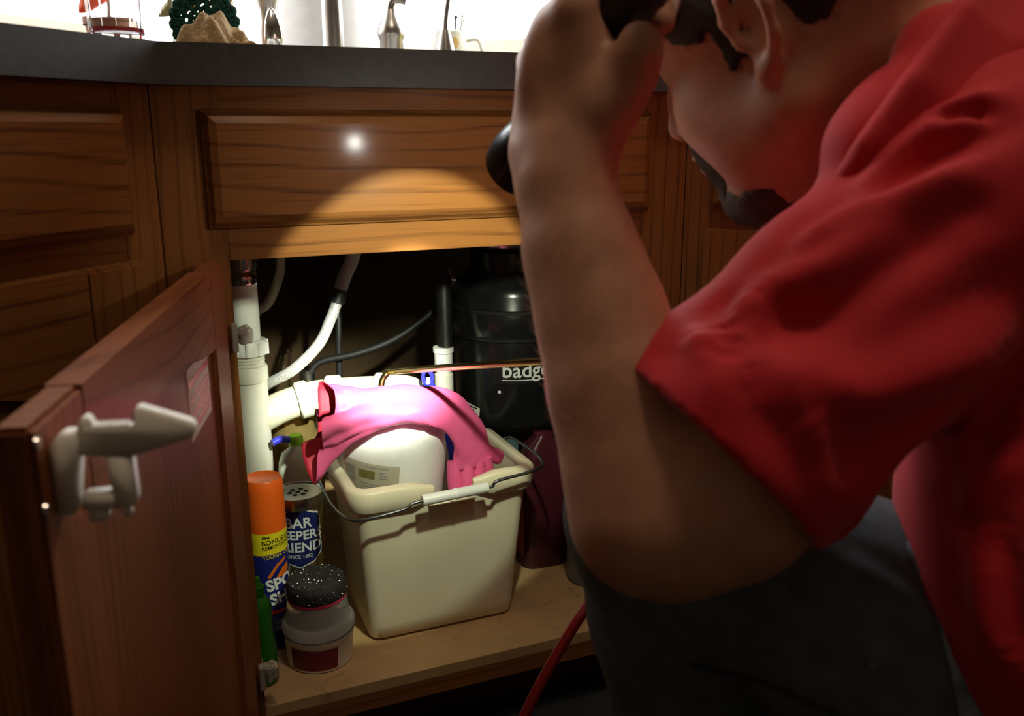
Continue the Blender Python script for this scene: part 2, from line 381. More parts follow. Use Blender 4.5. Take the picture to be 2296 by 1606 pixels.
# ------------------------------------------------------------------ cabinets
CT0, CT1 = 0.873, 0.914
def panel_front(x0, x1, z0, z1, y0, th, bev=0.014, edge=0.007):
    """slab front with a routed edge: y0 = back plane, front at y0 - th"""
    def rect(i, y): return [(x0 + i, y, z0 + i), (x1 - i, y, z0 + i), (x1 - i, y, z1 - i), (x0 + i, y, z1 - i)]
    rows = [rect(0, y0), rect(0, y0 - edge), rect(0.002, y0 - edge - .0015), rect(bev * .45, y0 - th * .78), rect(bev, y0 - th), rect(bev + .0008, y0 - th)]
    V = [Vector(p) for r in rows for p in r]; F = []
    for j in range(len(rows) - 1):
        for i in range(4): F.append((j * 4 + i, j * 4 + (i + 1) % 4, (j + 1) * 4 + (i + 1) % 4, (j + 1) * 4 + i))
    n = len(rows) - 1; F.append((n * 4, n * 4 + 1, n * 4 + 2, n * 4 + 3)); F.append((3, 2, 1, 0))
    me = bpy.data.meshes.new('m'); me.from_pydata(V, [], F); bm = bmesh.new(); bm.from_mesh(me); bmesh.ops.recalc_face_normals(bm, faces=bm.faces); bm.to_mesh(me); bm.free()
    return me
def arch(x0, x1, z, rise, n=20):
    out = []
    for i in range(n + 1):
        t = i / n; s = abs(2 * t - 1)
        h = rise * (0.5 + 0.5 * math.cos(PI * s))
        out.append((x0 + (x1 - x0) * t, z + h))
    return out
def xz_prism(poly, y0, y1):
    bm = bmesh.new(); vs = [bm.verts.new((x, y0, z)) for x, z in poly]; f = bm.faces.new(vs)
    ex = bmesh.ops.extrude_face_region(bm, geom=[f]); bmesh.ops.translate(bm, vec=(0, y1 - y0, 0), verts=[g for g in ex['geom'] if isinstance(g, bmesh.types.BMVert)])
    return from_bm(bm)
def door_parts(parent, x0, x1, z0, z1, y0, th, inner=False, rt=.118, rise=.034):
    """frame-and-panel door with an arched top rail, local coordinates of the parent"""
    st, rb = 0.078, 0.078
    mv, mh = ('oak_in', 'oak_rail_in') if inner else ('oak_v', 'oak_h')
    def put(n, me, m): return link(n, me, m, parent, local=True, smooth=False)
    for a, b in ((x0, x0 + st), (x1 - st, x1)): put('stile', box_me((a, y0 - th, z0), (b, y0, z1), .003), mv)
    ar = arch(x0 + st, x1 - st, z1 - rt, rise)
    put('top_rail', xz_prism([(x0 + st, z1)] + ar + [(x1 - st, z1)], y0 - th, y0), mh)
    put('bottom_rail', box_me((x0 + st, y0 - th, z0), (x1 - st, y0, z0 + rb), .002), mh)
    pan = [(x0 + st, z0 + rb)] + [(x, z) for x, z in ar] + [(x1 - st, z0 + rb)]
    put('panel', xz_prism(pan, y0 - th + .006, y0 - .006), mv)

def side_cabinet(name, label, org, rotz, x0, x1, dr, do):
    c = thing(name, label, 'cabinet', org, rotz, 'oak base cabinets')
    def put(n, me, m='oak_v'): return link(n, me, m, c, local=True, smooth=False)
    put('stile', box_me((x0, 0, .085), (x0 + .05, .019, CT0), .001)); put('stile', box_me((x1 - .05, 0, .085), (x1, .019, CT0), .001))
    put('top_rail', box_me((x0 + .05, .0005, .845), (x1 - .05, .0185, CT0)), 'oak_h')
    put('middle_rail', box_me((x0 + .05, .0005, .690), (x1 - .05, .0185, .730)), 'oak_h')
    put('bottom_rail', box_me((x0 + .05, .0005, .085), (x1 - .05, .0185, .13)), 'oak_h')
    put('carcass', box_me((x0 + .002, .02, .085), (x1 - .002, .56, CT0 - .002)), 'interior')
    put('toe_board', box_me((x0 + .002, .075, 0), (x1 - .002, .09, .085)), 'oak_h')
    put('drawer_front', panel_front(dr[0], dr[1], .725, .850, 0.0, .02), 'oak_h')
    d = link('door', panel_front(do[0], do[1], .118, .700, 0.0, .008, .004, .004), 'oak_v', c, local=True, smooth=False)
    for o in [d]:
        door_parts(o, do[0], do[1], .118, .700, -.0085, .014)
        link('door_edge', panel_front(do[0] + .09, do[1] - .09, .23, .575, -.009, .009, .03, .001), 'oak_v', o, local=True, smooth=False)
    return c
side_cabinet('base_cabinet', 'oak base cabinet with drawer and arched door left of the sink cabinet', (0.027, 0, 0), PI / 4, -.62, -.0002, (-.56, -.046), (-.56, -.046))
side_cabinet('base_cabinet', 'oak base cabinet with drawer and arched door behind the kneeling man', (0.68, 0, 0), -PI / 4, .0002, .62, (.034, .56), (.031, .56))
side_cabinet('base_cabinet', 'oak base cabinet at the far left end of the left counter', (0.027, 0, 0), PI / 4, -1.30, -.625, (-1.26, -.66), (-1.26, -.66))

sc = thing('sink_cabinet', 'oak corner sink cabinet with its single door standing wide open', 'cabinet', (0.3535, 0, 0))
def put(n, me, m, **k): return link(n, me, m, sc, smooth=False, **k)
X0, X1, OX0, OX1 = 0.0271, 0.6799, 0.094, 0.614
put('stile', box_me((X0, 0, .085), (OX0, .019, CT0), .001), 'oak_v'); put('stile', box_me((OX1, 0, .085), (X1, .019, CT0), .001), 'oak_v')
put('top_rail', box_me((OX0, .0005, .835), (OX1, .0185, CT0)), 'oak_h')
put('middle_rail', box_me((OX0, .0005, .689), (OX1, .0185, .745), .001), 'oak_h')
put('bottom_rail', box_me((OX0, .0005, .085), (OX1, .0185, .1095)), 'oak_h')
put('drawer_front', panel_front(.0755, .6195, .725, .849, 0.0, .02), 'oak_h')
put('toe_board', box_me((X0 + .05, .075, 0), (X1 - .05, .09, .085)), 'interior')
INNER = [(.06, .0195), (.647, .0195), (.90, .275), (.3535, .82), (-.193, .275)]
put('cabinet_floor', prism_me([(.094, .0005), (.614, .0005), (.6145, .0195)] + INNER[1:] + [INNER[0], (.0935, .0195)], .110, .125), 'plywood')
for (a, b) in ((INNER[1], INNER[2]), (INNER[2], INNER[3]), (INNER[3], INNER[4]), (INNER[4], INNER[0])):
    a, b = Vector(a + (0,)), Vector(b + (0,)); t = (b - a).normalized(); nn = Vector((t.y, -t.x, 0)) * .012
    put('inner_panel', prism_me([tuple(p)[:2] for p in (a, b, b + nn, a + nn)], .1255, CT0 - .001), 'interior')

# the open door
TD = Vector((-0.24418869, -0.96972774, 0)); ND = Vector((0.96972774, -0.24418869, 0))
door = bpy.data.objects.new('door', None); COL.objects.link(door); door.parent = sc; door['label'] = 'open door seen from its inner side'
door.location = (0.084 - 0.3535, -0.020, 0); door.rotation_euler = (0, 0, math.atan2(TD.y, TD.x))     # local x along the door, local +y = inner side
DW = 0.566
door_parts(door, 0.0, DW, .105, .692, 0.0, .020, True, .078, .026)
stk = link('sticker', xz_prism([(.098, .555), (.198, .555), (.198, .622), (.098, .622)], -.0062, -.0056), 'paper', door, local=True, smooth=False, label='printed paper sticker with a red band')
def dl(p, x, z, w, h, m, y=-.0053): link('print', xz_prism([(x, z), (x + w, z), (x + w, z + h), (x, z + h)], y - .0002, y), m, p, local=True, smooth=False)
# sticker print is one flat sub-part
ms = [xz_prism([(.1, .603), (.196, .603), (.196, .610), (.1, .610)], -.0055, -.0052)]
for i in range(8): ms.append(xz_prism([(.104, .562 + i * .0045), (.104 + .085 - .02 * (i % 3), .562 + i * .0045), (.104 + .085 - .02 * (i % 3), .5638 + i * .0045), (.104, .5638 + i * .0045)], -.0055, -.0052))
link('sticker_print', join_me(ms), 'label_red', door, local=True, smooth=False)

# white child-safety latch on the door, standing off the inner face
def latch():
    # profile in (n, z) plane at distance s along the door, extruded along the door
    s0, s1 = 0.534, 0.545
    outer = [(0.0, .640), (.0, .676), (.004, .6815), (.012, .6835), (.014, .6875), (.018, .6885), (.021, .684), (.038, .6835), (.0385, .692), (.041, .6935), (.0655, .684), (.068, .681), (.066, .6785), (.034, .668), (.0345, .645), (.036, .642), (.034, .6395), (.030, .6405), (.022, .638), (.018, .640), (.006, .638)]
    bm = bmesh.new()
    def loopx(pts, y): return [bm.verts.new((y, n, z)) for n, z in pts]
    # frame pieces built as boxes plus the hook as a bevelled prism
    def prism(pts, a, b):
        va = loopx(pts, a); vb = loopx(pts, b); bm.faces.new(va); bm.faces.new(list(reversed(vb)))
        for i in range(len(pts)): j = (i + 1) % len(pts); bm.faces.new((va[i], vb[i], vb[j], va[j]))
    prism([(0, .640), (0, .677), (.004, .682), (.012, .682), (.0115, .6695), (.0075, .640)], s0, s1 + .006)       # wall plate
    prism([(.012, .682), (.013, .6875), (.0155, .6895), (.018, .6875), (.019, .6835), (.0395, .683), (.0395, .6915), (.0415, .6935), (.0665, .6840), (.0688, .6805), (.0670, .6760), (.036, .6675), (.012, .6695)], s0, s1)   # top bar and hook
    prism([(.0095, .640), (.0105, .648), (.027, .649), (.026, .6395)], s0, s1)                                      # lower bar
    prism([(.026, .6395), (.0245, .669), (.036, .667), (.0365, .643), (.034, .640)], s0, s1)                       # upright
    prism([(.012, .632), (.012, .6395), (.022, .6395), (.021, .633)], s0 + .002, s1 - .002)                        # lug
    prism([(.0285, .634), (.0285, .640), (.0325, .640), (.0325, .634)], s0 + .002, s1 - .002)
    for k in range(7): prism([(.0195 + k * .0024, .6830), (.0195 + k * .0024, .6850), (.0208 + k * .0024, .6850), (.0208 + k * .0024, .6830)], s0, s1)
    bmesh.ops.recalc_face_normals(bm, faces=bm.faces)
    bmesh.ops.bevel(bm, geom=bm.edges[:], offset=.0012, segments=2, affect='EDGES', clamp_overlap=True)
    me = bpy.data.meshes.new('m'); bm.to_mesh(me); bm.free()
    me.transform(Matrix.Translation((0, .001, 0)))
    link('safety_latch', me, 'latch_plastic', door, local=True, label='white plastic child safety latch')
latch()
sm = []
for z in (.689, .655): sm.append(lathe_me([(0, 0), (.0035, 0), (.003, .0015), (0, .002)], (DW - .004, .0, z - .006), 14, axis=(0, 1, 0)))
link('screw', sm[0], 'chrome', door, local=True); link('screw', sm[1], 'chrome', door, local=True)
link('strike_plate', box_me((.606, -.004, .668), (.613, -.0002, .690), .0008), 'steel', sc, smooth=False)
# hinges between door and stile
for z in (.605, .178):
    hb = join_me([box_me((.088, .001, z - .010), (.096, .016, z + .010), .0015), box_me((.0945, -.012, z - .009), (.112, .006, z + .008), .002), box_me((.0955, -.016, z + .001), (.106, -.009, z + .012), .002), box_me((.088, -.020, z - .016), (.0945, -.008, z + .016), .001),
                  lathe_me([(.0, 0), (.0028, 0), (.0028, .018), (0, .018)], (.101, -.0135, z - .009), 10), lathe_me([(.0, 0), (.003, 0), (.003, .002), (0, .0025)], (.105, .0, z + .0085), 10)])
    link('hinge', hb, 'hinge_steel', sc, smooth=False, label='steel cup hinge')

# ------------------------------------------------------------------ countertop and sink
def off(p, d): return p + d
cl = Vector((0.0394, -.03, 0)); cr = Vector((0.7070 - .0394, -.03, 0)); 
Lw = room(2.1, 0.002); Rw = room(0.002, 2.1)
lf = cl - A * 1.34; rf = cr + B * .70
lb = lf + Vector((-S2, S2, 0)) * .632; rb_ = rf + Vector((S2, S2, 0)) * .632
kk = room(.004, .004)
hole = [(.035, .14), (.035, .52), (.672, .52), (.672, .14)]
outl = [tuple(lf)[:2], tuple(cl)[:2], tuple(cr)[:2], tuple(rf)[:2], tuple(rb_)[:2], tuple(kk)[:2], tuple(lb)[:2]]
bm = bmesh.new()
def slab_with_hole(z):
    ov = [bm.verts.new((x, y, z)) for x, y in outl]; hv = [bm.verts.new((x, y, z)) for x, y in hole]
    return ov, hv
o0, h0 = slab_with_hole(CT0); o1, h1 = slab_with_hole(CT1)
def skin_ring(o, h, flip):
    # outl order: lf cl cr rf rb kk lb ; hole: front-left, back-left, back-right, front-right
    fs = [(o[0], o[1], h[0], h[1], o[6]), (o[1], o[2], h[3], h[0]), (o[2], o[3], o[4], h[2], h[3]), (h[1], h[2], o[4], o[5], o[6])]
    for f in fs: bm.faces.new(f if not flip else tuple(reversed(f)))
skin_ring(o0, h0, True); skin_ring(o1, h1, False)
for o_a, o_b in ((o0, o1), (h0, h1)):
    for i in range(len(o_a)): j = (i + 1) % len(o_a); bm.faces.new((o_a[i], o_a[j], o_b[j], o_b[i]))
me = from_bm(bm)
ct = tag(link('countertop', me, ['counter'], smooth=False), 'dark slate grey laminate countertop running around the corner above the cabinets', 'countertop')
sk = thing('kitchen_sink', 'steel double-bowl sink set into the corner countertop', 'sink', (.3535, .33, CT1))
def bowl(x0, x1, y0, y1, zb):
    rows = []
    for ins, z in ((0, CT1 + .001), (.004, CT1 - .02), (.012, zb + .03), (.03, zb), ):
        rows.append([(x0 + x1) / 2 + a for a in (0,)] and [((x0 + x1) / 2 + a, (y0 + y1) / 2 + b, z) for a, b in rrect(x1 - x0 - 2 * ins, y1 - y0 - 2 * ins, .05 if ins < .02 else .04)])
    me = grid_me(rows, True); bm = bmesh.new(); bm.from_mesh(me); bm.verts.ensure_lookup_table(); n = len(rows[0]); bm.faces.new([bm.verts[(len(rows) - 1) * n + i] for i in range(n)]); 
    bmesh.ops.solidify(bm, geom=bm.faces[:], thickness=.0015); return from_bm(bm)
link('bowl', bowl(.045, .338, .155, .50, .735), 'steel', sk); link('bowl', bowl(.369, .662, .155, .50, .735), 'steel', sk)
link('rim', join_me([box_me((.020, .12, CT1), (.687, .158, CT1 + .004), .001), box_me((.020, .497, CT1), (.687, .66, CT1 + .004), .001), box_me((.020, .158, CT1), (.047, .497, CT1 + .004)), box_me((.336, .158, CT1), (.371, .497, CT1 + .004)), box_me((.660, .158, CT1), (.687, .497, CT1 + .004))]), 'steel', sk, smooth=False)

# ------------------------------------------------------------------ plumbing under the sink
FZ = .125
dp = thing('drain_pipe', 'white plastic sink drain with threaded slip nut and stained horizontal trap arm', 'pipe', (.1385, .318, FZ))
px_, py_ = .1385, .318
link('standpipe', lathe_me([(.0, .126), (.0250, .126), (.0250, .469), (.0, .469)], (px_, py_, 0), 36), 'pvc', dp)
link('adapter', lathe_me([(.0, .465), (.0268, .465), (.0280, .468), (.0280, .484), (.0268, .488), (.0245, .489), (0, .490)], (px_ - .001, py_, 0), 36), 'pvc', dp)
th = []
for k in range(4): th += [(.0225, .4885 + k * .0048), (.0246, .4900 + k * .0048), (.0246, .4915 + k * .0048), (.0225, .4930 + k * .0048)]
link('thread', lathe_me([(0, .488)] + th + [(0, .510)], (px_ - .001, py_, 0), 36), 'pvc', dp)
nut = [lathe_me([(.0, .506), (.0278, .506), (.0287, .509), (.0287, .523), (.026, .528), (.020, .529), (0, .529)], (px_, py_, 0), 36)]
for k in range(10):
    a = 2 * PI * k / 10 + .2; nut.append(lathe_me([(0, .507), (.0036, .507), (.0036, .525), (0, .526)], (px_ + .0282 * math.cos(a), py_ + .0282 * math.sin(a), 0), 8))
link('slip_nut', join_me(nut), 'white_plastic', dp)
link('tailpiece', lathe_me([(0, .525), (.0200, .525), (.0200, .618), (0, .618)], (px_, py_, 0), 32), 'white_plastic', dp)
link('collar_nut', lathe_me([(.0200, .612), (.0242, .612), (.0250, .615), (.0250, .628), (.0235, .630), (.0235, .633), (.0275, .635), (.0275, .660), (.033, .664), (.033, .736), (0, .736)], (px_, py_, 0), 32), 'chrome', dp)
arm = [(.150, .325, .402), (.180, .330, .413), (.207, .328, .421), (.240, .322, .428), (.305, .297, .433), (.345, .280, .434)]
link('trap_arm', tube_me(arm, .0245, 28, 6), 'pvc_dirty', dp)
def collar(a, b, r): 
    a, b = Vector(a), Vector(b); L = (b - a).length; ax = (b - a) / L
    return lathe_me([(0, 0), (r - .002, 0), (r, .002), (r, L - .002), (r - .002, L), (0, L)], a, 32, axis=ax)
link('coupling', collar((.207, .327, .4212), (.226, .3265, .4247), .0295), 'pvc', dp)
link('coupling', collar((.251, .318, .429), (.272, .310, .4305), .0300), 'pvc', dp)
link('coupling', collar((.322, .290, .4335), (.343, .281, .434), .0298), 'pvc', dp)
link('elbow', tube_me([(.340, .282, .434), (.362, .280, .433), (.381, .284, .424), (.390, .290, .408), (.392, .296, .385), (.392, .300, .126)], .0250, 28, 6), 'pvc', dp)
bh = thing('faucet_hose', 'braided grey faucet supply hose curving up past a black collar', 'hose', (.156, .34, .44))
link('hose', tube_me([(.150, .375, .425), (.168, .352, .447), (.204, .3215, .474), (.244, .323, .509), (.265, .325, .547), (.278, .327, .576)], .0085, 14, 8), 'grey_braid', bh)
link('collar', tube_me([(.2755, .3265, .571), (.283, .329, .590)], .0125, 16, 0), 'black_rubber', bh)
link('sleeve', tube_me([(.283, .329, .590), (.292, .331, .612), (.306, .333, .640), (.320, .336, .690), (.325, .34, .73)], .0105, 14, 8), 'ink_grey', bh)
tag(link('water_line', tube_me([(.160, .50, .50), (.175, .493, .534), (.194, .489, .548), (.212, .491, .584), (.220, .498, .62), (.222, .50, .74)], .008, 12, 8), 'pvc_dirty'), 'thin pale supply line rising at the back left of the sink cabinet', 'hose')
tag(link('power_cable', tube_me([(.305, .465, .74), (.305, .463, .624), (.303, .448, .562), (.299, .436, .505), (.297, .437, .433), (.30, .44, .13)], .0055, 10, 8), 'black_rubber'), 'black cable hanging straight down at the back of the sink cabinet', 'cable')
cv = thing('shutoff_line', 'thin black tube arcing from the shutoff valve to the waste disposer', 'hose', (.243, .435, .40))
link('tube', tube_me([(.245, .437, .432), (.266, .433, .453), (.322, .413, .466), (.380, .395, .488), (.431, .383, .522), (.458, .379, .547), (.471, .381, .576)], .006, 10, 8), 'black_rubber', cv)
link('valve', join_me([lathe_me([(0, .392), (.010, .392), (.010, .42), (.013, .422), (.013, .436), (.009, .44), (0, .44)], (.243, .437, 0), 16), box_me((.228, .433, .395), (.245, .441, .402), .002)]), 'steel', cv)
link('riser', lathe_me([(0, .126), (.007, .126), (.007, .394), (0, .394)], (.243, .437, 0), 12), 'copper_tube', cv)

dsx, dsy = .566, .322
ds = thing('waste_disposer', 'black garbage disposer hanging under the sink behind the bucket', 'disposer', (dsx, dsy, .36))
link('body', lathe_me([(0, .352), (.080, .352), (.092, .358), (.097, .368), (.098, .50), (.096, .507), (0, .507)], (dsx, dsy, 0), 56), 'black_plastic', ds)
link('upper_shell', lathe_me([(0, .506), (.0985, .508), (.1, .512), (.1, .553), (.098, .557), (.098, .575), (.092, .590), (.078, .604), (.070, .612), (.070, .64), (0, .64)], (dsx, dsy, 0), 56), 'black_plastic', ds)
link('ring', lathe_me([(.0985, .548), (.1015, .549), (.1015, .554), (.0985, .555)], (dsx, dsy, 0), 56), 'black_rubber', ds)
link('ring', lathe_me([(.098, .504), (.1012, .505), (.1012, .510), (.098, .511)], (dsx, dsy, 0), 56), 'black_rubber', ds)
link('mounting_flange', lathe_me([(0, .642), (.055, .642), (.058, .646), (.058, .655), (.05, .66), (.05, .735), (0, .735)], (dsx, dsy, 0), 40), 'steel', ds)
link('discharge_tube', tube_me([(.468, .322, .585), (.452, .316, .600), (.442, .306, .590), (.439, .296, .549), (.437, .288, .505), (.437, .285, .490)], .0125, 14, 6), 'black_rubber', ds)
link('clamp', lathe_me([(.0128, -.006), (.0145, -.005), (.0145, .005), (.0128, .006)], (.453, .316, .6), 20, axis=(.9, .3, -.2)), 'steel', ds)
PHF = math.atan2(-1.352, -.566)     # towards the viewer's side
bp = wrap(flat_poly([(-.062, -.018), (.062, -.018), (.062, .018), (-.062, .018)]), dsx, dsy, .0984, PHF - .10 + .35, .456)
link('name_plate', bp, 'black_rubber', ds)
link('name_text', wrap(text_me('badger', .034, .0005, 'LEFT'), dsx, dsy, .0988, PHF - .175, .459), 'ink_white', ds)
link('name_bar', wrap(flat_poly([(0, 0), (.085, 0), (.085, .0016), (0, .0016)]), dsx, dsy, .0988, PHF - .17, .443), 'ink_white', ds)
link('name_dot', lathe_me([(0, 0), (.0028, 0), (0.002, .001), (0, .001)], (dsx + .0985 * math.cos(PHF - .215), dsy + .0985 * math.sin(PHF - .215), .424), 12, axis=(math.cos(PHF), math.sin(PHF), 0)), 'ink_white', ds)
link('rating_sticker', wrap(flat_poly([(-.024, -.014), (.024, -.016), (.024, .012), (-.024, .016)]), dsx, dsy, .0984, PHF - .82, .384, -.12), 'paper', ds, label='small white printed rating sticker')
st = []
for k in range(6): st.append(wrap(flat_poly([(-.016, .009 - k * .004), (.018 - .006 * (k % 3), .009 - k * .004), (.018 - .006 * (k % 3), .011 - k * .004), (-.016, .011 - k * .004)]), dsx, dsy, .0988, PHF - .81, .384, -.12))
link('sticker_print', join_me(st), 'ink_black', ds)
wp = thing('vent_pipe', 'slim white plastic pipe standing just left of the waste disposer', 'pipe', (.430, .262, FZ))
wx, wy = .432, .285
link('pipe', lathe_me([(0, .126), (.0125, .126), (.0125, .47), (0, .47)], (wx, wy, 0), 24), 'pvc', wp)
link('coupling', lathe_me([(.0125, .415), (.0150, .417), (.0150, .452), (.0125, .454)], (wx, wy, 0), 24), 'pvc', wp)
link('cap', lathe_me([(.0125, .458), (.0130, .462), (.0145, .464), (.0145, .486), (.0165, .488), (.0165, .496), (0, .497)], (wx, wy, 0), 24), 'white_plastic', wp)

# ------------------------------------------------------------------ bucket, jug and glove
BX, BY = .361, .160
bk = thing('bucket', 'cream rectangular plastic bucket with wire handle in the sink cabinet', 'bucket', (BX, BY, FZ))
NX = .375
def rim_z(x, y):
    if y < BY - .05:
        t = abs(x - NX) / .042
        if t < 1: return -.020 * (0.5 + 0.5 * math.cos(PI * t)) ** .6
    return 0.0
rows = []
for w, d, z, cy in ((.200, .128, .1262, BY), (.215, .140, .130, BY), (.220, .146, .15, BY), (.241, .172, .30, BY), (.249, .180, .352, BY), (.244, .175, .352, BY), (.237, .168, .30, BY), (.216, .142, .15, BY), (.200, .130, .134, BY)):
    r = [(BX + x, cy + y) for x, y in rrect(w, d, .018, 8)]
    # densify the straight runs so the pouring notch is smooth
    rr = []
    for i in range(len(r)):
        a, b = Vector(r[i]), Vector(r[(i + 1) % len(r)]); n = 22 if (i + 1) % 9 == 0 else 1
        for k in range(n): rr.append(a.lerp(b, k / n))
    rows.append([(p.x, p.y, z + (rim_z(p.x, p.y) if z > .34 else 0)) for p in rr])
me = grid_me(rows, True); bm = bmesh.new(); bm.from_mesh(me); bm.verts.ensure_lookup_table(); n = len(rows[0])
bm.faces.new([bm.verts[i] for i in range(n)]); bm.faces.new([bm.verts[(len(rows) - 1) * n + i] for i in range(n)])
link('body', sharp(from_bm(bm), 55), 'bucket', bk)
path = []
r = rrect(.249, .180, .018, 8); rr = []
for i in range(len(r)):
    a, b = Vector(r[i]), Vector(r[(i + 1) % len(r)]); nn = 22 if (i + 1) % 9 == 0 else 1
    for k in range(nn): rr.append(a.lerp(b, k / nn))
# start after the notch, end before it
idx = [i for i, p in enumerate(rr) if p.y < -.08 and abs(BX + p.x - NX) < .034]
i0, i1 = idx[-1], idx[0]
seq = [rr[(i0 + k) % len(rr)] for k in range((i1 - i0) % len(rr) + 1)]
prof = [(-.004, .355), (-.004, .364), (-.001, .367), (.008, .366), (.012, .362), (.0105, .336), (.008, .3335), (.003, .335), (.0012, .345)]
rows = []
N = len(seq)
for i, p in enumerate(seq):
    t = (seq[min(i + 1, N - 1)] - seq[max(i - 1, 0)]).normalized(); nr = Vector((t.y, -t.x))
    e = min(i, N - 1 - i); k = min(1.0, 0.55 + e * .15)
    rows.append([(BX + p.x + nr.x * o * k, BY + p.y + nr.y * o * k, .349 + (z - .349) * k) for o, z in prof])
me = grid_me(rows, True); bm = bmesh.new(); bm.from_mesh(me); bm.verts.ensure_lookup_table(); n = len(prof)
bm.faces.new([bm.verts[i] for i in range(n)]); bm.faces.new([bm.verts[(N - 1) * n + i] for i in range(n)])
link('rim', sharp(from_bm(bm), 50), 'bucket', bk)
hp = [(.2345, .205, .343), (.212, .202, .345), (.2105, .188, .340), (.213, .12, .330), (.224, .058, .333), (.246, .040, .338), (.290, .035, .345), (.300, .035, .350), (.307, .035, .352), (.320, .035, .3535)]
link('handle_wire', tube_me(hp, .0022, 10, 6), 'wire', bk)
hp2 = [(.406, .036, .357), (.416, .036, .357), (.424, .036, .364), (.468, .040, .367), (.496, .050, .369), (.505, .080, .372), (.506, .15, .370), (.503, .19, .366), (.489, .192, .352)]
link('handle_wire', tube_me(hp2, .0022, 10, 6), 'wire', bk)
g0, g1 = Vector((.316, .035, .3535)), Vector((.409, .036, .357)); gl = (g1 - g0).length
link('handle_grip', lathe_me([(0, 0), (.0068, 0), (.0075, .002), (.0072, .045), (.0082, .0465), (.0082, .0485), (.0072, .050), (.0075, gl - .002), (.0068, gl), (0, gl)], g0, 24, axis=(g1 - g0)), 'white_plastic', bk)
link('pouring_ledge', box_me((.335, .062, .330), (.402, .074, .3335), .001), 'bucket', bk)

jx, jy = .313, .166
jg = thing('plastic_jug', 'translucent white jug standing upside down in the bucket', 'jug', (jx, jy, .15))
jprof = [(0, .142), (.022, .142), (.022, .165), (.026, .17), (.045, .20), (.060, .25), (.068, .30), (.0735, .345), (.0765, .380), (.0755, .405), (.069, .425), (.055, .437), (.035, .441), (0, .4405)]
link('body', lathe_me(jprof, (jx, jy, 0), 56), 'jug_plastic', jg)
def jug_r(z):
    for (r0, z0), (r1, z1) in zip(jprof[3:], jprof[4:]):
        if z0 <= z <= z1: return r0 + (r1 - r0) * (z - z0) / max(z1 - z0, 1e-6)
    return .02
JPH = math.atan2(-(1.03 + jy), -jx) - .50
def on_jug(me, offs):
    subdiv_long(me, .012)
    for v in me.vertices:
        z = .372 + v.co.y; R = jug_r(z) + offs; a = JPH + v.co.x / .075; v.co = Vector((jx + R * math.cos(a), jy + R * math.sin(a), z))
    return me
def rot2(pts, a): return [(x * math.cos(a) - y * math.sin(a), x * math.sin(a) + y * math.cos(a)) for x, y in pts]
def rc(x0, y0, x1, y1, a=-.10): return flat_poly(rot2([(x0, y0), (x1, y0), (x1, y1), (x0, y1)], a))
mat('jug_paper', (0.50, 0.47, 0.37), 0.6)
link('paper_label', on_jug(rc(-.042, -.045, .045, .016), .0005), 'jug_paper', jg, label='small printed paper label, upside down')
lt = [rc(-.034, -.012, -.016, .006), ]
link('label_print', on_jug(join_me([rc(-.036, -.014, -.020, .007)]), .0009), 'ink_grey', jg)
link('label_print', on_jug(join_me([rc(-.012, -.006, .012, .006)]), .0009), 'leaf_olive', jg)
lt = []
for k in range(7): lt.append(rc(-.010 + .004 * (k % 2), -.040 + k * .0042, .036 - .005 * (k % 3), -.0385 + k * .0042))
for k in range(3): lt.append(rc(.018, -.004 + k * .004, .032 - .003 * k, -.0025 + k * .004))
lt.append(rc(-.002, .011, .03, .0125))
link('label_print', on_jug(join_me(lt), .0009), 'ink_grey', jg)

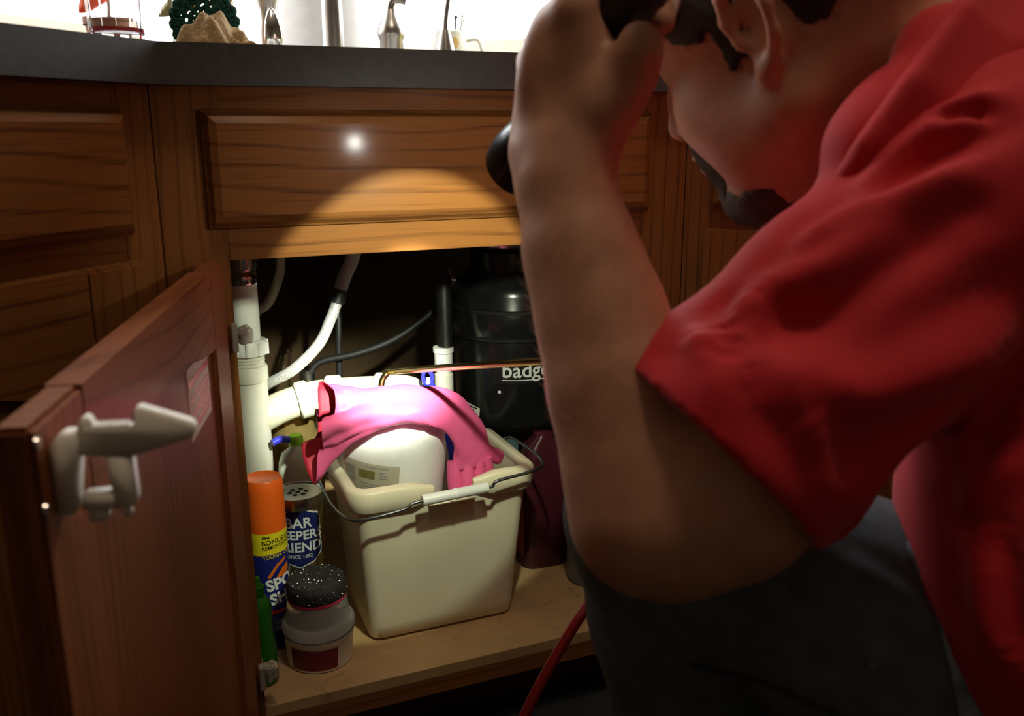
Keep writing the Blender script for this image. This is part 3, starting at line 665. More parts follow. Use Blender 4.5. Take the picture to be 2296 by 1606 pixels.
def glove():
    g = thing('rubber_glove', 'pink rubber glove with red lining draped over the white jug', 'glove', (.30, .11, .44))
    # centre, half height vector, half thickness vector
    S = [((.200, .106, .448), (.006, -.024, -.040), (.004, .030, -.012), .42),
         ((.224, .110, .453), (.004, -.018, -.035), (.002, .028, -.010), .28),
         ((.258, .114, .460), (.000, -.016, -.027), (0, .024, -.006), .10),
         ((.300, .113, .464), (.000, -.018, -.022), (0, .020, -.002), .05),
         ((.340, .110, .462), (-.006, -.018, -.021), (.004, .020, .000), .03),
         ((.375, .109, .450), (-.014, -.016, -.020), (.010, .016, .002), .03),
         ((.402, .109, .424), (-.021, -.012, -.012), (.008, .016, .004), .03),
         ((.412, .108, .392), (-.026, -.006, -.007), (.006, .015, .002), .03),
         ((.413, .106, .362), (-.028, -.003, .000), (.004, .013, .000), .03)]
    n = 48
    # interpolate sections
    def lerp_sections(m):
        out = []; arr = [spline([s[k] for s in S], m) for k in range(3)]; ru = spline([(s[3], 0, 0) for s in S], m)
        for i in range(len(arr[0])): out.append((arr[0][i], arr[1][i], arr[2][i], max(0, ru[i].x)))
        return out
    SS = lerp_sections(5)
    def rows(shrink):
        R = []
        for i, (c, a, b, ru) in enumerate(SS):
            la, lb = a.length, b.length; ah, bh_ = a / la, b / lb; row = []
            tan = ah.cross(bh_)
            for k in range(n):
                t = 2 * PI * k / n; m = 1 + ru * math.sin(4 * t + 1.0) + ru * .5 * math.sin(7 * t)
                cr = 0.035 * math.sin(i * .7 + 3 * t) + .02 * math.sin(i * 1.3 - 5 * t)
                p = c + ah * ((la - shrink) * math.cos(t) * (m + cr)) + bh_ * ((lb - shrink) * math.sin(t) * (m + cr))
                p += Vector((-1, 0, 0)) * (ru * .055 * math.cos(t - .4) + ru * .02 * math.sin(3 * t))
                row.append(p)
            R.append(row)
        return R
    me = grid_me(rows(0), True); bm = bmesh.new(); bm.from_mesh(me); bm.verts.ensure_lookup_table(); L = len(SS)
    bm.faces.new([bm.verts[(L - 1) * n + i] for i in range(n)])
    link('cuff_and_palm', from_bm(bm), 'glove_pink', g)
    inn = rows(.0018); me = grid_me(inn[:22], True)
    bm = bmesh.new(); bm.from_mesh(me); bm.verts.ensure_lookup_table()
    i0_ = [bm.verts[k] for k in range(n)]; o0 = [bm.verts.new(p) for p in rows(0)[0]]
    for k in range(n): bm.faces.new((o0[k], o0[(k + 1) % n], i0_[(k + 1) % n], i0_[k]))
    link('lining', from_bm(bm), 'glove_lining', g)
    for pts, r in (([(.388, .108, .372), (.386, .104, .345), (.388, .10, .310), (.390, .104, .27)], .0105), ([(.403, .105, .370), (.402, .098, .335), (.404, .096, .300), (.405, .10, .262)], .0112), ([(.419, .106, .370), (.420, .102, .335), (.420, .104, .30), (.419, .108, .268)], .0108), ([(.433, .108, .374), (.436, .108, .345), (.437, .11, .315), (.437, .115, .285)], .0095), ([(.424, .112, .392), (.438, .114, .378), (.450, .114, .370), (.462, .112, .364)], .0105)):
        link('finger', tube_me(pts, lambda t, r=r: r * (1.12 - .15 * t) * (math.sqrt(max(0.0, 1 - ((t - .86) / .14) ** 2)) if t > .86 else 1) + .0002, 14, 6), 'glove_pink', g)
glove()

# ------------------------------------------------------------------ cans, tubs and bottles
cx, cy = .1275, .150; PH = math.atan2(-(1.03 + cy), -cx)
can = thing('spray_can', 'blue aerosol can with orange cap and yellow band', 'aerosol can', (cx, cy, FZ))
link('body', lathe_me([(0, .1255), (.0255, .1255), (.0268, .128), (.0268, .298), (.0250, .304), (0, .304)], (cx, cy, 0), 40), 'label_blue', can)
link('cap', lathe_me([(.0266, .300), (.0268, .304), (.0262, .360), (.0250, .372), (.0236, .3745), (.0225, .3735), (0, .3725)], (cx, cy, 0), 40), 'orange_cap', can)
def band(pts, R, m, z, rot=0, curve=0.0, name='label_band', ph=None): link(name, wrap(flat_poly(pts), cx, cy, R, PH if ph is None else ph, z, rot, curve), m, can)
R1 = .0271
yb = [(-.05 + i * .005, -.013 + .06 * (-.05 + i * .005)) for i in range(21)] + [(.05 - i * .005, .018) for i in range(21)]
link('label_band', wrap(flat_poly(yb), cx, cy, R1, PH, .284), 'label_yellow', can, label='yellow bonus band')
def ct_(s, size, z, du, m, bold=.0002, rot=0.0, R=.0274, name='lettering', shear=0.0, align='LEFT'):
    link(name, wrap(text_me(s, size, bold, align, shear), cx, cy, R, PH + du / R, z, rot), m, can)
ct_('18oz', .0058, .2965, -.008, 'ink_black', rot=.06)
ct_('BONUS CAN', .0095, .2880, -.008, 'ink_black', .0001, .10)
ct_('REMOVES EVEN', .0072, .2805, -.008, 'ink_black', .00005, .10)
ct_('TOUGH, OLD', .0072, .2665, -.008, 'label_yellow', .00005, .10)
ct_('SPOT', .023, .224, -.006, 'ink_white', .0009, .16)
ct_('SHOT', .023, .203, -.002, 'ink_white', .0009, .16)
link('swoosh', wrap(flat_poly([(.0, 0), (.012, .016), (.026, .024), (.026, .028), (.010, .020), (-.004, .002)]), cx, cy, .0273, PH, .236), 'label_orange', can)
link('swoosh', wrap(flat_poly([(.008, 0), (.018, .012), (.03, .018), (.03, .006), (.02, .0)]), cx, cy, .0272, PH, .236), 'label_orange', can)
link('swoosh', wrap(flat_poly([(-.03, 0), (.03, 0), (.03, .005), (-.03, .005)]), cx, cy, .0272, PH, .183), 'label_red', can)
ct_('CARPET', .0075, .170, .002, 'ink_grey'); ct_('CLEANER', .0075, .161, .002, 'ink_grey')

cx, cy = .181, .205; PH = math.atan2(-(1.03 + cy), -cx)
can = thing('cleanser_can', 'gold cleanser can with pierced steel top and navy shield label', 'can', (cx, cy, FZ))
link('body', lathe_me([(0, .1255), (.0355, .1255), (.036, .127), (.036, .318), (0, .318)], (cx, cy, 0), 48), 'can_gold', can)
link('lid', lathe_me([(.0362, .306), (.0368, .308), (.0368, .322), (.0358, .3245), (.034, .3235), (.033, .3222), (0, .322)], (cx, cy, 0), 48), 'steel', can)
for k in range(7):
    a = 2 * PI * k / 6; rr_ = .0115 if k < 6 else 0
    link('sifter_hole', lathe_me([(0, 0), (.0036, 0), (.0036, .0003), (0, .0003)], (cx + rr_ * math.cos(a), cy + rr_ * math.sin(a), .3223), 16), 'hole_dark', can)
sh = [(x * 1.16, y * 1.1) for x, y in [(-.026, .034), (-.020, .036), (-.010, .041), (0, .043), (.010, .041), (.020, .036), (.026, .034), (.029, .028), (.027, .005), (.030, -.010), (.028, -.020), (.018, -.030), (.006, -.034), (0, -.037), (-.006, -.034), (-.018, -.030), (-.028, -.020), (-.030, -.010), (-.027, .005), (-.029, .028)]]
DU = -.003
link('shield_border', wrap(flat_poly([(x * 1.06, y * 1.05) for x, y in sh]), cx, cy, .0363, PH + DU / .036, .262), 'ink_white', can)
link('shield', wrap(flat_poly(sh), cx, cy, .0365, PH + DU / .036, .262), 'label_navy', can)
for s, z, sz in (('BAR', .2885, .0215), ('KEEPERS', .2700, .0240), ('FRIEND', .2515, .0225), ('SINCE 1882', .2375, .0075)):
    link('lettering', wrap(text_me(s, sz * (.80 if len(s) == 7 else .9 if len(s) == 6 else 1), .0005 if sz > .01 else .00005, 'CENTER'), cx, cy, .0367, PH + (DU) / .036, z), 'ink_white', can)

cx, cy = .180, .088; PH = math.atan2(-(1.03 + cy), -cx)
tb = thing('plastic_tub', 'short white round tub with maroon label on the cabinet floor', 'tub', (cx, cy, FZ))
link('body', lathe_me([(0, .1255), (.0425, .1255), (.0440, .127), (.0460, .164), (.0468, .165), (.0468, .170), (0, .170)], (cx, cy, 0), 44), 'tub_white', tb)
R2 = .0450
mat('maroon_print', (0.26, 0.045, 0.055), 0.5)
lb_ = flat_poly([(-.040, -.0155), (.026, -.0155), (.026, .0145), (-.040, .0145)]); wrap(lb_, cx, cy, R2, PH - .06, .1455)
for v in lb_.vertices:
    f = (.0440 + (v.co.z - .127) / .037 * .002 + .0004) / R2; v.co.x = cx + (v.co.x - cx) * f; v.co.y = cy + (v.co.y - cy) * f
link('paper_label', lb_, 'label_maroon', tb)
lp = []
for k in range(5):
    q = wrap(flat_poly([(-.022 + .004 * (k % 2), .007 - k * .004), (.018 - .004 * (k % 3), .007 - k * .004), (.018 - .004 * (k % 3), .0076 - k * .004), (-.022 + .004 * (k % 2), .0076 - k * .004)]), cx, cy, R2, PH - .06, .1455)
    for v in q.vertices:
        f = (.0440 + (v.co.z - .127) / .037 * .002 + .0007) / R2; v.co.x = cx + (v.co.x - cx) * f; v.co.y = cy + (v.co.y - cy) * f
    lp.append(q)
link('label_print', join_me(lp), 'maroon_print', tb)
tag(link('clear_cup', lathe_me([(.0435, .1705), (.0485, .1705), (.049, .173), (.049, .184), (.047, .187), (.0435, .188), (.0420, .192), (.0400, .2135), (.038, .2155), (0, .216), (0, .2145), (.037, .214), (.0385, .2115), (.0405, .192), (.042, .1865), (.0465, .1845), (.0465, .174), (.0435, .173), (.0435, .1705)], (cx, cy, 0), 44), 'clear_plastic'), 'frosted clear plastic cup turned over on top of the round tub', 'cup')
sp = thing('scrub_pad', 'round black scouring pad with pink backing on the clear cup', 'scouring pad', (cx, cy, .2162))
link('backing', lathe_me([(0, .2164), (.0375, .2164), (.0392, .2177), (.0392, .2212), (0, .2212)], (cx, cy, 0), 40), 'pad_pink', sp)
pr = [(0, .2212), (.0385, .2212), (.0402, .2257), (.0398, .2377), (.0372, .2442), (.03, .2467), (.018, .2477), (0, .2482)]
me = lathe_me(pr, (cx, cy, 0), 60); 
bm = bmesh.new(); bm.from_mesh(me); bmesh.ops.subdivide_edges(bm, edges=[e for e in bm.edges if e.calc_length() > .003], cuts=2, use_grid_fill=True)
for v in bm.verts: v.co += Vector((random.uniform(-1, 1), random.uniform(-1, 1), random.uniform(-1, 1))) * .0007
bm.to_mesh(me); bm.free(); link('scourer', me, 'scrub_pad', sp)
bm = bmesh.new()
for k in range(380):
    r = .038 * math.sqrt(random.random()); a = random.uniform(0, 2 * PI); z = .2483 if r < .03 else .2483 - (r - .03) * .5
    if random.random() < .35: r = .0405; z = random.uniform(.2247, .2397)
    p = Vector((cx + r * math.cos(a), cy + r * math.sin(a), z)); d = Vector((random.uniform(-1, 1), random.uniform(-1, 1), random.uniform(-.6, .8))).normalized() * .0011; e = d.orthogonal().normalized() * .00035
    bm.faces.new([bm.verts.new(p - d), bm.verts.new(p + e), bm.verts.new(p + d), bm.verts.new(p - e)])
o = link('metal_fibres', from_bm(bm), 'scrub_glint', sp); o['kind'] = 'stuff'

gx, gy = .1005, .060
gb = thing('soap_bottle', 'slim translucent green dish soap bottle behind the door hinge', 'bottle', (gx, gy, FZ))
link('body', lathe_me([(0, .1255), (.017, .1255), (.0195, .129), (.0195, .17), (.0155, .20), (.0165, .235), (.0150, .238), (.011, .246), (.007, .25), (0, .25)], (gx, gy, 0), 32), 'green_soap', gb)
link('cap', lathe_me([(0, .2495), (.009, .2495), (.009, .262), (.005, .266), (.004, .274), (0, .275)], (gx, gy, 0), 24), 'green_soap', gb)
vx, vy = .207, .384
tag(link('glass_vase', lathe_me([(0, .1255), (.034, .1255), (.038, .130), (.044, .24), (.046, .30), (.040, .345), (.036, .365), (.040, .388), (.0375, .388), (.0335, .365), (.0375, .345), (.0435, .30), (.0415, .24), (.036, .135), (0, .132)], (vx, vy, 0), 44), 'glass_amber'), 'amber glass vase standing behind the drain pipe', 'vase')
tag(link('drinking_glass', lathe_me([(0, .1255), (.026, .1255), (.028, .128), (.031, .43), (.034, .47), (.0325, .47), (.0295, .43), (.0265, .135), (0, .132)], (.19, .468, 0), 36), 'glass_clear'), 'tall clear glass at the back left of the sink cabinet', 'glass')
pk = thing('cleaner_bottle', 'pale squeeze bottle with lime and blue top behind the cans', 'bottle', (.194, .296, FZ))
rows = []
for w, d, z in ((.040, .026, .1255), (.050, .032, .130), (.054, .034, .20), (.054, .034, .31), (.050, .032, .335), (.040, .026, .350), (.018, .016, .358), (.016, .014, .365)):
    rows.append([(.194 + x, .296 + y, z) for x, y in rrect(w, d, min(w, d) * .42, 5)])
me = grid_me(rows, True); bm = bmesh.new(); bm.from_mesh(me); bm.verts.ensure_lookup_table(); n = len(rows[0]); bm.faces.new([bm.verts[i] for i in range(n)]); bm.faces.new([bm.verts[(len(rows) - 1) * n + i] for i in range(n)])
link('body', from_bm(bm), 'pale_pack', pk)
link('cap', lathe_me([(0, .364), (.0115, .364), (.0115, .374), (.009, .378), (0, .379)], (.196, .296, 0), 20), 'lime', pk)
link('nozzle', tube_me([(.186, .294, .372), (.172, .290, .376), (.160, .286, .373)], .0055, 12, 4), 'blue_plastic', pk)
link('side_grip', tube_me([(.2215, .294, .335), (.2235, .292, .315), (.2225, .292, .295)], .005, 12, 4), 'lime', pk)
bb = thing('dish_brush', 'blue plastic brush handle sticking up behind the pink glove', 'brush', (.41, .235, .30))
link('handle', tube_me([(.440, .232, .150), (.430, .232, .30), (.418, .232, .38), (.408, .235, .420), (.398, .240, .440), (.392, .242, .452)], lambda t: .005 + .004 * t, 14, 6), 'blue_plastic', bb)
link('hang_loop', tube_me([(.394, .240, .446), (.386, .243, .456), (.386, .244, .468), (.393, .243, .472), (.399, .241, .462), (.396, .240, .448)], .0032, 10, 6), 'blue_plastic', bb)
link('grip_inset', tube_me([(.391, .2375, .452), (.391, .2375, .462)], .0035, 10, 0), 'paper', bb)

rj = thing('red_bottle', 'dark red plastic bottle with orange side standing right of the bucket', 'bottle', (.578, .250, FZ))
rows = []
for w, d, z in ((.070, .046, .1255), (.080, .054, .132), (.082, .056, .24), (.078, .053, .30), (.060, .042, .335), (.030, .030, .348), (.028, .028, .356)):
    rows.append([(.578 + x, .225 + y, z) for x, y in rrect(w, d, min(w, d) * .35, 6)])
me = grid_me(rows, True); bm = bmesh.new(); bm.from_mesh(me); bm.verts.ensure_lookup_table(); n = len(rows[0]); bm.faces.new([bm.verts[i] for i in range(n)]); bm.faces.new([bm.verts[(len(rows) - 1) * n + i] for i in range(n)])
link('body', from_bm(bm), 'red_jug', rj)
link('side_label', join_me([box_me((.5362, .21, .15), (.5375, .24, .30), .0005)]), 'orange_jug', rj, smooth=False)
tag(link('teal_carton', box_me((.520, .268, .1255), (.555, .300, .335), .004), 'teal_box', smooth=False), 'small dark teal carton between the bucket and the red bottle', 'carton')
bc = thing('paint_can', 'blue grey round container at the right edge of the cabinet floor', 'container', (.632, .14, FZ))
link('body', lathe_me([(0, .1255), (.040, .1255), (.0425, .129), (.0425, .250), (.041, .254), (0, .254)], (.632, .145, 0), 40), 'bluegrey_can', bc)
link('lid', lathe_me([(0, .2542), (.040, .2542), (.040, .266), (.037, .269), (0, .269)], (.632, .145, 0), 40), 'bluegrey_can', bc)

# ------------------------------------------------------------------ things on the counter
tx, ty = .004, .085
tm = thing('plastic_tumbler', 'clear ribbed plastic tumbler with red base at the counter edge', 'tumbler', (tx, ty, CT1))
pr = [(0, CT1 + .001), (.026, CT1 + .001), (.0275, CT1 + .004), (.029, CT1 + .03), (.031, CT1 + .12), (.0295, CT1 + .12), (.0275, CT1 + .03), (.026, CT1 + .017), (0, CT1 + .016)]
link('body', lathe_me(pr, (tx, ty, 0), 12), 'clear_acrylic', tm, smooth=False)
link('base_disc', lathe_me([(0, CT1 + .0165), (.0255, CT1 + .0168), (.0258, CT1 + .021), (0, CT1 + .021)], (tx, ty, 0), 24), 'label_red', tm)
tag(link('drinking_glass', lathe_me([(0, CT1 + .001), (.021, CT1 + .001), (.0225, CT1 + .004), (.026, CT1 + .12), (.0245, CT1 + .12), (.021, CT1 + .01), (0, CT1 + .008)], (.050, .185, 0), 36), 'glass_clear'), 'clear drinking glass on the counter beside the green scrubber', 'glass')
# crocheted scrubber: rings of yarn standing on edge, and a crumpled cloth before it
cg = thing('crochet_scrubber', 'dark green crocheted dish scrubber propped behind the tan cloth', 'scrubber', (.108, .158, CT1))
def yarn(cxx, cz, rad, lobes, r, y, ph=0.0, arc=(0, 1)):
    P = []
    for i in range(lobes * 6 + 1):
        t = arc[0] + (arc[1] - arc[0]) * i / (lobes * 6); a = 2 * PI * t + ph; q = rad * (1 + .05 * math.sin(lobes * 2 * PI * t))
        P.append((cxx + q * math.cos(a), y + .002 * math.sin(lobes * 2 * PI * t * 2), cz + q * math.sin(a)))
    return tube_me(P, r, 7, 1)
gz = CT1 + .038
for q, (rad, lob) in enumerate(((.036, 18), (.030, 16), (.024, 13), (.017, 10), (.010, 7))):
    link('yarn_ring', yarn(.102, gz, rad, lob, .0038 if q < 2 else .003, .160), 'crochet_green', cg)
for k in range(14):
    a = 2 * PI * k / 14; link('yarn_spoke', tube_me([(.102 + .010 * math.cos(a), .160, gz + .010 * math.sin(a)), (.102 + .022 * math.cos(a + .1), .158, gz + .022 * math.sin(a + .1)), (.102 + .035 * math.cos(a), .160, gz + .035 * math.sin(a))], .0026, 7, 3), 'crochet_green', cg)
def cloth():
    rows = []; nu, nv = 46, 40
    for i in range(nu):
        row = []
        for j in range(nv):
            u = i / (nu - 1) * 2 - 1; v = j / (nv - 1) * 2 - 1; r = math.sqrt(u * u + v * v); a = math.atan2(v, u)
            h = .043 * max(0, 1 - (abs(u + .08 - .05 * v)) ** 1.25) * max(0, 1 - abs(v) ** 2.4)
            h += .006 * math.sin(5 * a + 4 * r) * r * (1 - r * .3) + .0035 * math.sin(13 * u + 5 * v) + .003 * math.sin(9 * v - 7 * u)
            if abs(u) > .96 or abs(v) > .96: h *= .3
            row.append((.112 + .047 * u + .006 * math.sin(4 * v), .115 + .036 * v + .004 * math.sin(5 * u), CT1 + .001 + max(0.0, h)))
        rows.append(row)
    me = grid_me(rows); bm = bmesh.new(); bm.from_mesh(me); bmesh.ops.solidify(bm, geom=bm.faces[:], thickness=-.003); return from_bm(bm)
tag(link('dish_cloth', cloth(), 'terry_tan'), 'crumpled tan terry dish cloth at the counter edge', 'cloth')
fc = thing('faucet', 'brushed steel kitchen faucet with side lever behind the sink', 'faucet', (.345, .60, CT1 + .004))
fy = .60
link('base_plate', box_me((.215, fy - .025, CT1 + .0045), (.385, fy + .025, CT1 + .012), .003), 'nickel', fc)
link('spout', tube_me([(.349, fy, CT1 + .01), (.349, fy, CT1 + .10), (.349, fy, CT1 + .24), (.349, fy - .03, CT1 + .32), (.349, fy - .11, CT1 + .35), (.349, fy - .18, CT1 + .31), (.349, fy - .19, CT1 + .26)], lambda t: .0185 - .005 * t, 28, 8), 'nickel', fc)
link('valve_body', lathe_me([(0, CT1 + .012), (.021, CT1 + .012), (.020, CT1 + .07), (.0165, CT1 + .09), (.0175, CT1 + .115), (.022, CT1 + .125), (.022, CT1 + .14), (.015, CT1 + .15), (0, CT1 + .152)], (.240, fy, 0), 30), 'nickel', fc)
rows = []
for k in range(15):
    t = k / 14; z = CT1 + .025 + .085 * t; w = .0135 * math.sin(PI * min(1, .12 + .88 * t)) ** .6 + .001; y = fy - .026 - .010 * math.sin(PI * t)
    rows.append([(.2425 + w * math.cos(a), y + .004 * math.sin(a), z) for a in [2 * PI * q / 16 for q in range(16)]])
me = grid_me(rows, True); bm = bmesh.new(); bm.from_mesh(me); bm.verts.ensure_lookup_table(); bm.faces.new([bm.verts[i] for i in range(16)]); bm.faces.new([bm.verts[14 * 16 + i] for i in range(16)])
link('lever', from_bm(bm), 'chrome', fc)
tag(link('canister', lathe_me([(0, CT1 + .001), (.125, CT1 + .001), (.132, CT1 + .008), (.134, CT1 + .20), (.13, CT1 + .23), (.10, CT1 + .25), (.03, CT1 + .255), (.025, CT1 + .28), (0, CT1 + .285)], (.366, .86, 0), 64), 'canister_white'), 'big white round canister in the corner behind the faucet', 'canister')
sx, sy = .452, .60
so = thing('soap_dispenser', 'brushed steel soap pump with a short bent spout on the sink deck', 'soap pump', (sx, sy, CT1 + .004))
link('body', lathe_me([(0, CT1 + .0045), (.022, CT1 + .0045), (.0205, CT1 + .066), (.0235, CT1 + .073), (.0245, CT1 + .080), (.022, CT1 + .090), (.016, CT1 + .102), (.011, CT1 + .112), (.009, CT1 + .118), (0, CT1 + .118)], (sx, sy, 0), 32), 'nickel', so)
link('spout', tube_me([(sx - .001, sy, CT1 + .108), (sx + .001, sy, CT1 + .124), (sx + .006, sy - .002, CT1 + .133), (sx + .016, sy - .006, CT1 + .134), (sx + .026, sy - .01, CT1 + .131)], lambda t: .0088 - .003 * t, 16, 6), 'nickel', so)
ux, uy = .552, .60
wt = thing('water_tap', 'thin curved drinking water tap in front of the white mug', 'tap', (ux, uy, CT1 + .004))
link('base', lathe_me([(0, CT1 + .0045), (.022, CT1 + .0045), (.021, CT1 + .03), (.0170, CT1 + .055), (.0085, CT1 + .088), (0, CT1 + .088)], (ux, uy, 0), 28), 'nickel', wt)
link('spout', tube_me([(ux, uy, CT1 + .08), (ux + .002, uy, CT1 + .11), (ux + .012, uy, CT1 + .17), (ux + .016, uy - .01, CT1 + .22), (ux + .006, uy - .05, CT1 + .26), (ux - .01, uy - .10, CT1 + .255), (ux - .015, uy - .12, CT1 + .23)], .0055, 14, 8), 'nickel', wt)
mx_, my_ = .615, .76
mg = thing('mug', 'white mug with ochre flower holding utensils behind the sink', 'mug', (mx_, my_, CT1))
link('body', lathe_me([(0, CT1 + .001), (.028, CT1 + .001), (.031, CT1 + .006), (.0345, CT1 + .10), (.0335, CT1 + .101), (.032, CT1 + .10), (.029, CT1 + .01), (0, CT1 + .008)], (mx_, my_, 0), 40), 'mug_white', mg)
link('handle', tube_me([(mx_ + .031, my_ - .012, CT1 + .085), (mx_ + .052, my_ - .020, CT1 + .086), (mx_ + .060, my_ - .023, CT1 + .06), (mx_ + .050, my_ - .019, CT1 + .032), (mx_ + .029, my_ - .011, CT1 + .03)], .0038, 12, 6), 'mug_white', mg)
pm = math.atan2(-(1.03 + my_), -mx_) + .25
for k in range(6):
    a = 2 * PI * k / 6; link('painted_petal', wrap(flat_poly([(.006 * math.cos(a) + .0055 * math.cos(b), .006 * math.sin(a) + .0055 * math.sin(b)) for b in [2 * PI * q / 10 for q in range(10)]]), mx_, my_, .0342, pm, CT1 + .078), 'flower_ochre', mg)
for k, (dx, dy, top, m, lab) in enumerate(((.012, .0, .132, 'black_plastic', 'dark handled utensil standing in the white mug'), (.022, -.004, .134, 'nickel', 'steel spoon standing in the white mug'), (.026, .006, .128, 'nickel', 'thin steel fork standing in the white mug'))):
    me = tube_me([(mx_ + dx * .4, my_ + dy, CT1 + .012), (mx_ + dx, my_ + dy, CT1 + .10), (mx_ + dx * 1.15, my_ + dy, CT1 + top - .008), (mx_ + dx * 1.2, my_ + dy, CT1 + top)], lambda t, k=k: (.0016 + (.003 if k == 0 else .002) * math.exp(-((t - .88) / .12) ** 2)), 10, 6)
    tag(link('utensil', me, m), lab, 'utensil', 'utensils in the white mug')
yb_ = lathe_me([(.066, CT1 + .001), (.068, CT1 + .003), (.066, CT1 + .030), (.058, CT1 + .062), (.043, CT1 + .086), (.028, CT1 + .095), (.028, CT1 + .103), (.024, CT1 + .103), (.022, CT1 + .096), (0, CT1 + .095)], (.735, .525, 0), 48)
tag(link('yellow_bowl', yb_, 'yellow_glaze'), 'yellow bowl turned upside down beyond the raised hand', 'bowl')
def leaf_me(base, tip, width, droop=.012, n=8):
    b, t = Vector(base), Vector(tip); d = (t - b); side = d.cross(Vector((0.3, -1, .2))).normalized(); up = side.cross(d).normalized(); rows = []
    for i in range(n + 1):
        s = i / n; w = width * (math.sin(PI * min(1, s ** .8)) ** .8 + .02) * (1 + .15 * math.sin(9 * s)); c = b + d * s + up * (droop * 4 * s * (1 - s))
        rows.append([c - side * w + up * -.003, c, c + side * w + up * -.003])
    me = grid_me(rows); bm = bmesh.new(); bm.from_mesh(me); bmesh.ops.solidify(bm, geom=bm.faces[:], thickness=.0006); return from_bm(bm)
def pot_plant(name, label, px, py, cat, mleaf, leaves, ztop):
    p = thing(name, label, cat, (px, py, CT1))
    link('pot', lathe_me([(0, CT1 + .001), (.022, CT1 + .001), (.030, CT1 + .055), (.033, CT1 + .056), (.033, CT1 + .066), (.029, CT1 + .066), (.027, CT1 + .055), (0, CT1 + .054)], (px, py, 0), 28), 'terracotta', p)
    link('stem', tube_me([(px, py, CT1 + .05), (px + .003, py, CT1 + .09), (px, py, ztop)], .0025, 8, 4), 'leaf_olive', p)
    for b, t, w in leaves: link('leaf', leaf_me(b, t, w), mleaf, p)
pot_plant('red_plant', 'small plant with ragged orange red leaves behind the clear tumbler', -.005, .42, 'plant', 'leaf_red', [((-.005, .42, 1.02), (-.040, .41, .985), .014), ((-.005, .42, 1.03), (-.055, .42, 1.05), .017), ((0, .42, 1.03), (.03, .40, 1.01), .015), ((-.005, .42, 1.04), (.0, .41, 1.09), .016), ((-.005, .42, 1.03), (-.03, .40, 1.07), .015)], 1.04)
pot_plant('olive_plant', 'small olive leafed plant behind the green scrubber', .135, .50, 'plant', 'leaf_olive', [((.13, .50, 1.04), (.100, .49, 1.000), .012), ((.135, .50, 1.05), (.155, .48, .998), .014), ((.135, .50, 1.05), (.09, .49, 1.045), .016), ((.135, .50, 1.04), (.172, .49, 1.020), .012), ((.13, .50, 1.05), (.12, .49, 1.09), .017), ((.135, .50, 1.05), (.16, .49, 1.08), .015), ((.13, .50, 1.05), (.065, .50, 1.025), .008)], 1.06)

# ------------------------------------------------------------------ flashlight (its own light is here)
fl = thing('flashlight', 'black flashlight held up in the raised hand and aimed into the cabinet', 'flashlight', tuple(LENS))
TAIL = LENS - AIM * .260
def along(prof, base): return lathe_me(prof, base, 40, axis=AIM)
link('barrel', along([(0, 0), (.014, 0), (.0165, .003), (.0175, .010), (.0175, .035), (.0162, .037), (.0162, .175), (.0175, .18), (.0175, .19), (0, .19)], TAIL), 'black_rubber', fl)
link('head', along([(0, .185), (.018, .185), (.0195, .195), (.026, .225), (.0285, .240), (.0288, .2595), (.0275, .261), (.0262, .2595), (.0255, .251), (.012, .231), (0, .231)], TAIL), 'black_plastic', fl)
link('reflector', lathe_me([(.0253, .2512), (.020, .242), (.012, .2335), (0.0, .2325)], TAIL, 40, axis=AIM, cap=False), 'reflector', fl)
link('lamp', along([(0, .234), (.006, .234), (.007, .237), (.006, .240), (0, .241)], TAIL), 'lens_glow', fl)
link('switch', lathe_me([(0, 0), (.005, 0), (.0045, .003), (0, .0035)], TAIL + AIM * .13 + UP * .0165, 14, axis=UP), 'ink_grey', fl)
sl = bpy.data.lights.new('flashlight_beam', 'SPOT'); sl.energy = 8.2; sl.spot_size = math.radians(57); sl.spot_blend = 0.07; sl.shadow_soft_size = .010; sl.color = (.90, 1.0, .70)
hs = bpy.data.lights.new('flashlight_hot_spot', 'SPOT'); hs.energy = 92; hs.spot_size = math.radians(28); hs.spot_blend = 1.0; hs.shadow_soft_size = .010; hs.color = (.96, 1.0, .82)
ho = bpy.data.objects.new('flashlight_hot_spot', hs); COL.objects.link(ho); ho.location = LENS + AIM * .004; ho.rotation_euler = (-AIM).to_track_quat('Z', 'Y').to_euler()
so_ = bpy.data.objects.new('flashlight_beam', sl); COL.objects.link(so_); so_.location = LENS + AIM * .004; so_.rotation_euler = (-AIM).to_track_quat('Z', 'Y').to_euler()

# ------------------------------------------------------------------ the sprayer
sw_ = thing('pump_sprayer_wand', 'brass sprayer wand with black grip and red hose in the far hand', 'sprayer', (.39, -.25, .59))
link('tube', tube_me([(.300, .168, .462), (.302, .172, .480), (.309, .172, .492), (.322, .160, .499), (.403, -.128, .573), (.418, -.180, .586)], .0045, 14, 8), 'brass', sw_)
link('nozzle', tube_me([(.2985, .166, .440), (.3005, .169, .468)], .0085, 16, 0), 'brass', sw_)
link('grip', tube_me([(.420, -.178, .585), (.424, -.208, .593), (.422, -.258, .604), (.418, -.313, .614)], lambda t: .010 + .006 * math.sin(PI * min(1, t * 1.1)), 18, 6), 'black_plastic', sw_)
link('trigger', tube_me([(.422, -.233, .587), (.421, -.258, .576), (.419, -.283, .574)], .0045, 10, 4), 'black_plastic', sw_)
link('hose', tube_me([(.418, -.310, .612), (.422, -.333, .58), (.430, -.310, .47), (.408, -.288, .373), (.377, -.294, .338), (.348, -.302, .306), (.315, -.311, .262), (.285, -.33, .21), (.25, -.37, .10), (.22, -.44, .02), (.26, -.60, .0085), (.42, -.80, .0085), (.60, -.98, .0085)], .0056, 12, 10), 'red_hose', sw_)

